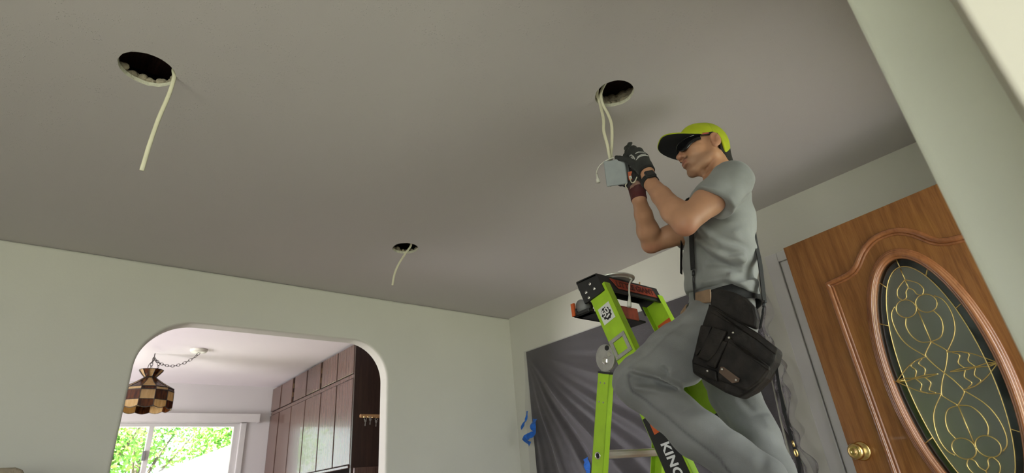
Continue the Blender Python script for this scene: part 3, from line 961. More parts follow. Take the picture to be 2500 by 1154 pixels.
for l in q:
    for sx in (1, -1):
        for sz in (1, -1):
            if sx == -1 and all(abs(p[0]) < 1e-6 for p in l):
                continue
            pts = [(S0 + sx * x * K, Z0 + sz * (z - 1.345) * K) for x, z in l]
            line3(spline(pts, 6) if len(pts) > 2 else pts)
for a in (90, 58, 122, 30, 150, 180, 0, -30, -58, -90, -122, -150):
    c, s = math.cos(math.radians(a)), math.sin(math.radians(a))
    line3([(S0 + 0.1475 * c, Z0 + 0.462 * s), (S0 + 0.187 * c, Z0 + 0.502 * s)])
obj('leaded_came', cm, M['came'], d1, smooth=True)
kb = MB()
kc = Vector(DP(0.052, 1.024, 0.0))
kb.lathe(kc, DN, [(0.0, 0.0), (0.038, 0.0), (0.040, 0.004), (0.034, 0.010), (0.016, 0.014), (0.013, 0.028), (0.024, 0.036), (0.033, 0.046), (0.034, 0.056), (0.027, 0.066), (0.014, 0.070), (0.012, 0.068), (0.0, 0.068)], 36, False)
obj('door_knob', kb, M['brass'], d1, smooth=True)
hg = MB()
for z in (0.25, 1.0, 1.8):
    hg.tube([DP(0.925, z - 0.045, -0.01), DP(0.925, z + 0.045, -0.01)], 0.007, 10)
obj('door_hinge', hg, M['brass'], d1)

# ------------------------------------------------------------------ beige chair back at the lower left, by the far wall
ch = thing('high_back_chair', 'beige high-backed chair at the lower left against the pale wall', 'chair', (-0.28, 3.35, 0.0))
cb = MB()
pts = [(-0.56, 0.45), (-0.56, 1.20), (-0.52, 1.256), (-0.060, 1.256), (-0.035, 1.245), (-0.005, 1.20), (-0.005, 0.45)]
cb.prism([(x, 3.28, z) for x, z in pts], (0, 0.10, 0))
obj('backrest', cb, M['beige'], ch, bevel=0.015, segs=3)
obj('seat', MB().box((-0.56, 2.84, 0.36), (-0.005, 3.30, 0.48)), M['beige'], ch, bevel=0.03, segs=3)
for x in (-0.53, -0.035):
    for y in (2.88, 3.34):
        obj('leg', MB().box((x - 0.02, y - 0.02, 0.0), (x + 0.02, y + 0.02, 0.37)), M['joist'], ch)

# ------------------------------------------------------------------ dark cloth panel, plastic sheet and blue tape on the right wall
dk = MB()
ny, nz = 40, 10
vs = []
for i in range(ny + 1):
    for j in range(nz + 1):
        y = 3.50 - (3.50 - 1.40) * i / ny
        z = 2.078 - 1.95 * j / nz
        vs.append((XR - 0.006 - 0.006 * (1 + math.sin(i * 0.9)) * (j / nz), y, z))
n0 = len(vs)
vs += [(XR - 0.001, v[1], v[2]) for v in vs]
fs = [(i * (nz + 1) + j, i * (nz + 1) + j + 1, (i + 1) * (nz + 1) + j + 1, (i + 1) * (nz + 1) + j) for i in range(ny) for j in range(nz)]
fs += [tuple(n0 + q for q in f[::-1]) for f in fs]
dk.add(vs, fs)
tag(obj('dark_curtain', dk, M['dark_cloth'], smooth=True), 'dark brown cloth hung flat on the right wall behind the clear plastic', 'curtain')

# clear film gathered at its upper left corner: pleats fan out from there
Y0, Z1 = 3.503, 2.0785
ny, nz = 150, 150
vs = []
for i in range(ny + 1):
    u = i / ny
    for j in range(nz + 1):
        v = j / nz
        y = Y0 - (Y0 - 1.36) * u
        z = Z1 - 1.90 * v
        dy_, dz_ = Y0 - y, Z1 - z
        r = math.hypot(dy_, dz_)
        th = math.atan2(dz_, dy_)               # 0 along the top edge, pi/2 straight down
        g = min(1.0, r / 0.9)
        fan = (0.50 * math.sin(17 * th + 0.6 * math.sin(3 * th)) + 0.40 * math.sin(31 * th + 1.3 + 0.8 * math.sin(5 * th)) + 0.26 * math.sin(61 * th + 0.4 + 1.5 * r))
        sag = 0.55 * math.sin(9.0 * dz_ - 2.6 * math.sin(1.4 * dy_) + 0.5) * min(1, dz_ / 0.5) * min(1, dy_ / 0.6)
        amp = 0.056 * g * min(1.0, dz_ / 0.10) * (0.06 + 0.94 * min(1, max(0, (th - 0.16) / 0.45)) ** 1.5) * (0.75 + 0.35 * math.sin(7.3 * th + 1.1))
        x = XR - 0.030 - amp * (1.0 + 0.62 * fan + 0.45 * sag)
        if u > 0.93:                              # crinkled free edge
            w = (u - 0.93) / 0.07
            x -= 0.030 * w * (1.0 + 0.7 * math.sin(z * 23 + 9 * w) + 0.5 * math.sin(z * 51 + 1 - 5 * w)) + 0.018 * math.sin(w * 19 + 2 * math.sin(z * 9)) * w
            y = Y0 - (Y0 - 1.36) * 0.965 - 0.110 * w + 0.020 * math.sin(w * 16 + 1.7 * math.sin(z * 11)) - 0.020 * w * math.sin(z * 14 + 0.6) + 0.013 * w * math.sin(z * 37)
        y += 0.012 * (1 - u) * math.sin(9 * z) * min(1, dz_ / 0.3)
        vs.append((x, y, z))
fm = MB()
fm.add(vs, [(i * (nz + 1) + j, (i + 1) * (nz + 1) + j, (i + 1) * (nz + 1) + j + 1, i * (nz + 1) + j + 1) for i in range(ny) for j in range(nz)])
tag(obj('plastic_sheet', fm, M['film'], smooth=True), 'clear plastic dust sheet taped over the dark cloth on the right wall', 'plastic sheet')

def tape(pts, w, lab):
    n = len(pts)
    mb = MB()
    P = spline(pts, 5)
    side = []
    for i in range(len(P)):
        side.append(Vector((0.35 * math.sin(i * 0.9), 1.0, 0.25 * math.sin(i * 0.55))))
    mb.strip(P, side, w, 0.0012)
    tag(obj('painters_tape', mb, M['tape'], smooth=False), lab, 'tape', 'blue tape on the plastic sheet')
tape([(3.0550, 3.4563, 1.5677), (3.0450, 3.4629, 1.5134), (3.0500, 3.5051, 1.4772), (3.0650, 3.5644, 1.4428)], 0.022, 'thin strip of blue tape curling off the left edge of the plastic, uppermost')
tape([(3.0300, 3.3422, 1.4900), (3.0100, 3.3527, 1.4350), (3.0200, 3.3564, 1.3858), (3.0000, 3.4062, 1.3671), (3.0300, 3.4789, 1.3502), (3.0500, 3.4518, 1.3095)], 0.055, 'crumpled wad of blue tape on the left edge of the plastic')
tape([(3.0200, 2.8339, 1.1517), (3.0100, 2.8214, 1.1054), (3.0200, 2.8278, 1.0391)], 0.05, 'blue tape low on the plastic beside the left ladder leg')
rd = MB()
rd.tube([(2.9700, 1.3513, 1.4184), (2.9650, 1.3626, 1.2089), (2.9600, 1.3693, 0.9556), (2.955, 1.38, 0.55)], [0.0035, 0.005, 0.007, 0.007], 10)
tag(obj('curtain_wand', rd, M['steel'], smooth=True), 'thin silver rod hanging beside the right edge of the plastic sheet', 'rod')

# ------------------------------------------------------------------ ivory cables out of the ceiling holes
def cable(pts, lab, r=0.0068, up=(0, 1, 0), grp='ivory cables hanging from the ceiling'):
    o = obj('electrical_cable', MB().tube(spline(pts, 8), r, 8, flat=0.45, up=up), M['cable'], smooth=True)
    return tag(o, lab, 'cable', grp)
cable([(0.20, 1.82, 2.60), (0.12, 1.845, 2.53), (0.084, 1.854, 2.475), (0.0893, 1.8550, 2.4320), (0.0862, 1.8560, 2.3525), (0.0748, 1.8580, 2.2481), (0.0678, 1.8600, 2.1407), (0.0643, 1.8620, 2.0337)],
      'stiff ivory cable hanging from the large ceiling hole at the upper left')
cable([(1.50, 2.72, 2.52), (1.5547, 2.7300, 2.4631), (1.5139, 2.7300, 2.3856), (1.4688, 2.7350, 2.3032), (1.4445, 2.7400, 2.2326), (1.4319, 2.7400, 2.1614)],
      'short curved ivory cable hanging from the small middle ceiling hole', 0.0065, (0.5, 0.87, 0))
cable([(1.46, 1.00, 2.52), (1.475, 1.052, 2.46), (1.5115, 1.0750, 2.4371), (1.5084, 1.0700, 2.3468), (1.4953, 1.0700, 2.2792), (1.5088, 1.0750, 2.2169), (1.5242, 1.0850, 2.1709), (1.5490, 1.1000, 2.1605)],
      'left of the two ivory cables running from ceiling hole to grey box', 0.0064, (0.8, 0.55, 0))
cable([(1.50, 0.98, 2.52), (1.485, 1.035, 2.46), (1.5075, 1.0600, 2.4249), (1.5248, 1.0550, 2.3694), (1.5353, 1.0550, 2.3172), (1.5376, 1.0700, 2.2452), (1.5324, 1.0850, 2.1739), (1.5629, 1.1000, 2.1655)],
      'right of the two ivory cables running from ceiling hole to grey box', 0.0064, (0.8, 0.55, 0))

# ------------------------------------------------------------------ grey driver box in the worker's hands
jb = thing('junction_box', 'light grey metal junction box held up by the worker', 'junction box', (1.53, 1.085, 2.04))
BC = Vector((1.5250, 1.0722, 2.0923))
bw = Vector((0.50, -0.866, 0.0)).normalized()
bd = Vector((0.866, 0.50, 0.585)).normalized()
bu = bd.cross(bw).normalized()
if bu.z < 0:
    bu = -bu
bw = (Matrix.Rotation(0.10, 3, bd) @ bw)
bu = (Matrix.Rotation(0.10, 3, bd) @ bu)
HW, HH, HD = 0.0395, 0.049, 0.022
sh = MB()
t_ = 0.002
cen = BC + bd * HD
sh.obox(BC, bw * HW, bu * HH, bd * t_)                                   # face towards the viewer
sh.obox(cen - bw * HW, bw * t_, bu * HH, bd * HD)
sh.obox(cen + bw * HW, bw * t_, bu * HH, bd * HD)
sh.obox(cen - bu * HH, bw * HW, bu * t_, bd * HD)
sh.obox(cen + bu * HH + bw * 0.02, bw * 0.018, bu * t_, bd * HD)
sh.obox(cen + bu * HH - bw * 0.031, bw * 0.008, bu * t_, bd * HD)
obj('box_shell', sh, M['box_metal'], jb, bevel=0.0012)
ld = MB()
ld.obox(cen + bd * (HD + 0.002) + bw * 0.006, bw * (HW + 0.004), bu * (HH + 0.002), bd * 0.0012)
obj('box_cover', ld, M['box_metal'], jb, bevel=0.0008)
sl_ = MB()
sl_.obox(cen + bw * (HW + 0.0021) - bu * 0.002, bw * 0.0006, bu * 0.004, bd * 0.004)
obj('box_slot', sl_, M['steel'], jb)
for a, b in ((-0.7, -1.02), (0.55, -1.02)):
    sl_ = MB().lathe(cen + bw * HW * a + bu * HH * b, -bu, [(0, 0), (0.004, 0), (0.003, 0.003), (0, 0.003)], 12, False)
    obj('box_screw', sl_, M['steel'], jb)
wr = MB()
wr.tube(spline([(1.5750, 1.0432, 2.0802), (1.5600, 1.0338, 2.0401), (1.5500, 1.0128, 2.0259), (1.5600, 1.0040, 2.0468)], 6), 0.0022, 6)
wr.tube(spline([(1.5600, 1.0534, 2.0447), (1.5550, 1.0596, 2.0351), (1.5650, 1.0605, 2.0218)], 6), 0.0022, 6)
obj('ground_wire', wr, M['cable'], jb, smooth=True)
tg = MB()
tc0 = Vector((1.5720, 1.0398, 2.0754))
tg.obox(tc0, bw * 0.008, bu * 0.017, bd * 0.0015)
obj('wiring_tag', tg, M['orange_label'], jb)
tg2 = MB()
tg2.obox(tc0 - bu * 0.006 - bd * 0.002, bw * 0.005, bu * 0.006, bd * 0.0015)
obj('tag_label', tg2, M['sticker'], jb)
lead_ = MB().tube(spline([(1.5480, 1.0660, 2.1529), (1.5300, 1.0570, 2.1532), (1.5200, 1.0731, 2.1587), (1.5100, 1.0996, 2.1564), (1.5050, 1.1277, 2.1487), (1.5000, 1.1430, 2.1279), (1.5000, 1.1486, 2.1114)], 8), 0.0021, 8)
obj('lamp_lead', lead_, M['white_plastic'], jb, smooth=True)
p0, p1 = Vector((1.5000, 1.1452, 2.1174)), Vector((1.5000, 1.1445, 2.0765))
ax_ = (p1 - p0)
obj('lead_plug', MB().lathe(p0, ax_, [(0.0, 0), (0.0032, 0.0), (0.0045, ax_.length * 0.5), (0.0072, ax_.length * 0.62), (0.0078, ax_.length), (0.0, ax_.length)], 14, False), M['white_plastic'], jb, smooth=True)

# ------------------------------------------------------------------ lime green ladder
XN, XF = 1.590, 1.975          # outer faces of the near and far rails
ld = thing('stepladder', 'lime green fibreglass stepladder with black cap under the worker', 'ladder', (1.78, 1.3, 0.0))
RU = Vector((0, -0.177, -0.569)).normalized()      # down the climbing rails
RP = Vector((0, -RU.z, RU.y)) * -1                 # across the web, towards the climber
if RP.y > 0:
    RP = -RP
SU = Vector((0, 0.104, -0.345)).normalized()       # down the rear rails
SP = Vector((0, SU.z, -SU.y))
if SP.y > 0:
    SP = -SP
def channel(p0, u, p, L, w, x0, inward, fl=0.030, t=0.0035, cut=0.0):
    """C-section rail: web at x0, flanges reaching inwards"""
    p0 = V(p0)
    mb = MB()
    ix = Vector((inward, 0, 0))
    c = p0 + u * (L / 2) + p * (w / 2)
    mb.obox(c + ix * (t / 2), ix * (t / 2), p * (w / 2), u * (L / 2))
    mb.obox(p0 + u * (L / 2) + p * (t / 2) + ix * (fl / 2), ix * (fl / 2), p * (t / 2), u * (L / 2))
    mb.obox(p0 + u * (L / 2) + p * (w - t / 2) + ix * (fl / 2), ix * (fl / 2), p * (t / 2), u * (L / 2))
    return mb
P_TOP = Vector((0, 1.362, 1.683))
P_REAR = Vector((0, 1.371, 1.373))
Lmain = P_TOP.z / -RU.z
Lrear = P_REAR.z / -SU.z
WM, WR_ = 0.097, 0.056
for xo, inw in ((XN, 1), (XF, -1)):
    upper_l = 0.335
    r1 = obj('upper_rail', channel(P_TOP + Vector((xo, 0, 0)), RU, RP, upper_l, WM, xo, inw, 0.034), M['lime'], ld, bevel=0.002)
    r2 = obj('main_rail', channel(P_TOP + Vector((xo, 0, 0)) + RU * (upper_l + 0.012), RU, RP, Lmain - upper_l - 0.03, WM, xo, inw, 0.034), M['lime'], ld, bevel=0.002)
    e = MB()
    q = P_TOP + RU * (upper_l + 0.006) + RP * (WM / 2) + Vector((xo + inw * 0.017, 0, 0))
    e.obox(q, Vector((0.0165, 0, 0)), RP * (WM / 2 - 0.001), RU * 0.0075)
    obj('rail_end_cap', e, M['black_plastic'], r1)
    r3 = obj('rear_rail', channel(P_REAR + Vector((xo, 0, 0)), SU, SP, Lrear - 0.02, WR_, xo, inw, 0.030), M['lime'], ld, bevel=0.002)
    e = MB()
    e.obox(P_REAR + SP * (WR_ / 2) - SU * 0.003 + Vector((xo + inw * 0.015, 0, 0)), Vector((0.0155, 0, 0)), SP * (WR_ / 2 + 0.001), SU * 0.004)
    obj('rail_end_cap', e, M['black_plastic'], r3)
    e = MB()
    e.obox(P_REAR + SU * (Lrear - 0.02) + SP * (WR_ / 2) + Vector((xo + inw * 0.015, 0, 0)), Vector((0.020, 0, 0)), SP * (WR_ / 2 + 0.006), SU * 0.02)
    obj('rubber_foot', e, M['black_rubber'], r3)
    e = MB()
    e.obox(P_TOP + RU * (Lmain - 0.02) + RP * (WM / 2) + Vector((xo + inw * 0.017, 0, 0)), Vector((0.022, 0, 0)), RP * (WM / 2 + 0.006), RU * 0.02)
    obj('rubber_foot', e, M['black_rubber'], r2)
    # rivets on the rear rail and the rung eyelets
    for a in (0.035, 0.105):
        for b in (0.015, 0.036):
            rv = MB().lathe(P_REAR + SU * a + SP * b + Vector((xo, 0, 0)), (-inw, 0, 0), [(0.0, 0), (0.0035, 0), (0.0025, 0.0018), (0.0, 0.0022)], 10, False)
            obj('rail_rivet', rv, M['steel'], r3)
    # hinge: lock plate on the upper rail and a round knuckle
    hp = MB()
    hc = P_TOP + RU * 0.262 + RP * 0.046 + Vector((xo - inw * 0.003, 0, 0))
    a_, b_ = 0.040, 0.040
    for sgn in (-1, 1):
        hp.obox(hc + RU * sgn * (a_ - 0.007), Vector((0.003, 0, 0)), RP * b_, RU * 0.007)
        hp.obox(hc + RP * sgn * (b_ - 0.007), Vector((0.003, 0, 0)), RP * 0.007, RU * (a_ - 0.014))
    for sa in (-1, 1):
        for sb in (-1, 1):
            hp.lathe(hc + RU * sa * (a_ - 0.007) + RP * sb * (b_ - 0.007) - Vector((inw * 0.003, 0, 0)), (-inw, 0, 0), [(0, 0), (0.005, 0), (0.0035, 0.0025), (0, 0.003)], 10, False)
    obj('hinge_plate', hp, M['steel'], ld, bevel=0.001)
    kn = MB()
    kc = P_REAR - SU * 0.058 + SP * 0.026 + Vector((xo + inw * 0.004, 0, 0))
    poly = []
    for i in range(26):
        a = math.pi * 2 * i / 26
        poly.append(kc + Vector((0, 0.046 * math.cos(a), 0.052 * math.sin(a))))
    kn.prism(poly, (inw * 0.012, 0, 0))
    kn.obox(P_REAR - SU * 0.02 + SP * 0.028 + Vector((xo + inw * 0.010, 0, 0)), Vector((0.0045, 0, 0)), SP * 0.019, SU * 0.035)
    obj('hinge_knuckle', kn, M['steel'], ld, bevel=0.0015)
    pn = MB()
    pn.lathe(kc + Vector((0, -0.004, -0.012)), (-inw, 0, 0), [(0, 0), (0.014, 0), (0.014, 0.008), (0.010, 0.010), (0, 0.010)], 6, False)
    pn.lathe(kc + Vector((0, -0.027, 0.008)), (-inw, 0, 0), [(0, 0), (0.009, 0), (0.009, 0.006), (0, 0.006)], 6, False)
    obj('hinge_bolt', pn, M['bright_steel'], ld)
    hd = MB()
    hd.lathe(kc + Vector((0, -0.018, 0.034)), (-inw, 0, 0), [(0, 0), (0.010, 0), (0.010, 0.002), (0, 0.002)], 18, False)
    obj('hinge_hole', hd, M['black_rubber'], ld)
    # black name label on the lower rail
    lb = MB()
    qc = P_TOP + RU * 0.86 + RP * 0.046 + Vector((xo - 0.0006 * inw if inw > 0 else xo + inw * 0.0042, 0, 0))
    lb.obox(qc, Vector((0.0005, 0, 0)), RP * (0.043 if inw > 0 else 0.026), RU * 0.33)
    L_ = obj('rail_label', lb, M['black_ink'], r2)
    if inw > 0:
        tm = text_mesh('KING', 0.046, qc + Vector((-0.0012, 0, 0)) + RU * -0.176 + RP * 0.000, RU, RP, 0.0004, 0.0014, 0.12, 1.05)
        obj('rail_lettering', tm, M['white_ink'], r2)
        oo = MB().obox(qc + Vector((-0.0008, 0, 0)) + RU * -0.285 + RP * 0.0, Vector((0.0003, 0, 0)), RP * 0.022, RU * 0.018)
        obj('rail_emblem', oo, M['orange_label'], r2)
        # square white sticker with the number 50
        sc_ = P_TOP + RU * 0.118 + RP * 0.046 + Vector((xo - 0.0008, 0, 0))
        sr = (RU * 0.80 + RP * 0.0).normalized()
        st = MB().obox(sc_, Vector((0.0004, 0, 0)), RP * 0.031, RU * 0.036)
        S_ = obj('number_sticker', st, M['sticker'], r1)
        em = MB()
        up_ = (-RU * 0.87 - RP * 0.25).normalized()
        ri_ = Vector((-1, 0, 0)).cross(up_) * -1
        ri_ = up_.cross(Vector((-1, 0, 0)))
        pol = []
        for i in range(40):
            a = 2 * math.pi * i / 40
            rr = 0.0245 + 0.0022 * (1 if (i // 2) % 2 else -1) * (0.5 if abs(math.sin(a)) > 0.8 else 1)
            pol.append(sc_ + Vector((-0.0006, 0, 0)) + ri_ * rr * math.cos(a) * 0.92 + up_ * rr * 1.12 * math.sin(a))
        em.prism(pol, (-0.0006, 0, 0))
        obj('sticker_emblem', em, M['black_ink'], r1)
        t50 = text_mesh('50', 0.036, sc_ + Vector((-0.0016, 0, 0)) + up_ * 0.006, ri_, up_, 0.0003, 0.0010)
        obj('sticker_number', t50, M['white_ink'], r1)
        br = MB().obox(sc_ + Vector((-0.0015, 0, 0)) - up_ * 0.0135, Vector((0.0003, 0, 0)), ri_ * 0.010, up_ * 0.0035)
        obj('sticker_band', br, M['white_ink'], r1)
    else:
        q2 = P_TOP + RU * 0.150 + RP * 0.046 + Vector((xo - 0.0042, 0, 0))
        obj('warning_label', MB().obox(q2 + RU * 0.020, Vector((0.0004, 0, 0)), RP * 0.036, RU * 0.048), M['black_ink'], r1)
        obj('warning_band', MB().obox(q2 - RU * 0.037, Vector((0.0005, 0, 0)), RP * 0.036, RU * 0.010), M['orange_label'], r1)
        wp = MB()
        for (a, b) in ((-0.016, 0.0), (0.004, 0.012), (0.018, -0.006), (0.0, -0.014)):
            wp.obox(q2 + RU * (0.024 + b) + RP * a + Vector((-0.0006, 0, 0)), Vector((0.0003, 0, 0)), RP * 0.004, RU * 0.006)
        obj('warning_symbol', wp, M['grey_plastic'], r1)
# rungs
def rung(y, z, name='rung'):
    mb = MB()
    prof = [(-0.015, -0.012), (0.015, -0.012), (0.017, -0.004), (0.017, 0.010), (0.012, 0.016), (-0.012, 0.016), (-0.017, 0.010), (-0.017, -0.004)]
    mb.prism([(XN + 0.004, y + a, z + b) for a, b in prof], (XF - XN - 0.008, 0, 0))
    for k in range(4):
        mb.box((XN + 0.03, y - 0.012 + 0.007 * k, z + 0.0155), (XF - 0.03, y - 0.009 + 0.007 * k, z + 0.0175))
    o = obj(name, mb, M['aluminium'], ld)
    return o
for z in (1.22, 0.90, 0.58, 0.26):
    y = P_TOP.y + RU.y / RU.z * (z - P_TOP.z) + RP.y * WM / 2
    if z < 1.0:
        rung(y, z)
for z in (1.083, 0.76, 0.44, 0.12):
    y = P_REAR.y + SU.y / SU.z * (z - P_REAR.z) - 0.028
    o = rung(y, z)
    ey = MB()
    ey.lathe((XN, y - 0.0, z), (-1, 0, 0), [(0.0085, -0.003), (0.0085, 0.001), (0.0125, 0.002), (0.0135, 0.0), (0.0135, -0.003)], 20, False)
    obj('rung_eyelet', ey, M['bright_steel'], ld, smooth=True)
    hh = MB().lathe((XN, y, z), (-1, 0, 0), [(0.0, 0.0008), (0.0085, 0.0008), (0.0085, 0.0), (0.0, 0.0)], 18, False)
    obj('eyelet_hole', hh, M['black_rubber'], ld)
# cap
cp = MB()
side = [(1.412, 1.753), (1.299, 1.756), (1.272, 1.676), (1.300, 1.668), (1.382, 1.650)]
xa, xb = XN - 0.008, XF + 0.012
cp.prism([(xa, y, z) for y, z in side], (0.014, 0, 0))
cp.prism([(xb - 0.014, y, z) for y, z in side], (0.014, 0, 0))
cp.box((xa, 1.297, 1.742), (xb, 1.412, 1.757))
cp.prism([(xa + 0.002, 1.299, 1.756), (xa + 0.002, 1.274, 1.682), (xa + 0.002, 1.288, 1.682), (xa + 0.002, 1.312, 1.756)], (xb - xa - 0.004, 0, 0))
cp.prism([(xa + 0.002, 1.412, 1.753), (xa + 0.002, 1.405, 1.715), (xa + 0.002, 1.396, 1.715), (xa + 0.002, 1.400, 1.753)], (xb - xa - 0.004, 0, 0))
CAP = obj('top_cap', cp, M['black_plastic'], ld, bevel=0.004)
fr1 = Vector((0, 1.299 - 1.272, 1.756 - 1.676)).normalized()
fn = Vector((0, -fr1.z, fr1.y))
fc = Vector((0, 1.2856, 1.719)) + fn * 0.001
obj('cap_panel', MB().prism([fc + Vector((1.655, 0, 0)) + fr1 * 0.026, fc + Vector((1.935, 0, 0)) + fr1 * 0.026, fc + Vector((1.945, 0, 0)) - fr1 * 0.022, fc + Vector((1.685, 0, 0)) - fr1 * 0.022], fn * 0.0025), M['red_plastic'], CAP, bevel=0.0008)
obj('cap_lettering', text_mesh('LITTLE GIANT', 0.040, fc + Vector((1.803, 0, 0)) + fn * 0.0034 + fr1 * 0.001, (1, 0, 0), fr1, 0.0012, 0.0006, 0.18, 1.0), M['dark_ink'], CAP)
for y, z in ((1.336, 1.722), (1.362, 1.694), (1.317, 1.695), (1.352, 1.668)):
    rv = MB().lathe((xa, y, z), (-1, 0, 0), [(0, 0), (0.007, 0), (0.006, 0.003), (0, 0.0035)], 14, False)
    obj('cap_rivet', rv, M['bright_steel'], CAP, smooth=True)
tb = MB()
tb.box((1.585, 1.365, 1.612), (1.955, 1.452, 1.622)).box((1.585, 1.435, 1.612), (1.955, 1.452, 1.650)).box((1.585, 1.365, 1.612), (1.62, 1.452, 1.632))
TB = obj('lock_bar', tb, M['black_plastic'], ld, bevel=0.004)
obj('lock_bar_label', MB().box((1.628, 1.358, 1.614), (1.90, 1.366, 1.668)), M['red_plastic'], TB, bevel=0.004)
obj('lock_bar_end', MB().box((1.580, 1.440, 1.618), (1.590, 1.456, 1.672)), M['orange_label'], TB)
obj('lock_roller', MB().lathe((1.592, 1.415, 1.655), (1, 0, 0), [(0, 0), (0.026, 0), (0.028, 0.02), (0.026, 0.05), (0, 0.05)], 24, False), M['grey_plastic'], ld, smooth=True)

# recessed light lying on the ladder cap, its lead hanging over the edge
wl = thing('recessed_light', 'slim white recessed light lying on the ladder cap, lead hanging down', 'ceiling light', (1.74, 1.345, 1.757))
cl = Vector((1.742, 1.343, 1.7575))
obj('trim_ring', MB().lathe(cl, (0, 0, 1), [(0.0, 0.0), (0.070, 0.0), (0.074, 0.003), (0.092, 0.006), (0.093, 0.009), (0.086, 0.014), (0.070, 0.016), (0.0, 0.016)], 56, False), M['satin'], wl, smooth=False)
obj('lamp_body', MB().lathe(cl + Vector((0, 0, 0.0155)), (0, 0, 1), [(0.0, 0.0), (0.062, 0.0), (0.060, 0.006), (0.0, 0.008)], 48, False), M['white_plastic'], wl)
obj('spring_clip', MB().box((1.655, 1.34, 1.7735), (1.675, 1.36, 1.780)), M['steel'], wl)
obj('lamp_lead', MB().tube(spline([(1.775, 1.300, 1.775), (1.7631, 1.2620, 1.7497), (1.7294, 1.2520, 1.7204), (1.7157, 1.2500, 1.6889), (1.7094, 1.2500, 1.6563)], 8), 0.0036, 8), M['white_plastic'], wl, smooth=True)
p0, p1 = Vector((1.7114, 1.2500, 1.6636)), Vector((1.6959, 1.2500, 1.6164))
ax_ = p1 - p0
obj('lead_plug', MB().lathe(p0, ax_, [(0.0, 0), (0.0045, 0.0), (0.0055, ax_.length * 0.35), (0.0085, ax_.length * 0.62), (0.0095, ax_.length), (0.0, ax_.length)], 14, False), M['white_plastic'], wl, smooth=True)
scr = MB()
scr.lathe((1.885, 1.315, 1.757), (0.2, -0.1, 1), [(0.0, 0), (0.004, 0), (0.003, 0.018), (0, 0.02)], 10, False)
tag(obj('wire_connector', scr, M['pine']), 'small tan wire connector standing on the ladder cap', 'connector')

# ------------------------------------------------------------------ distance-field modelling for the worker's body, clothes and gloves
def A3(p):
    return np.array(p, dtype=np.float32)

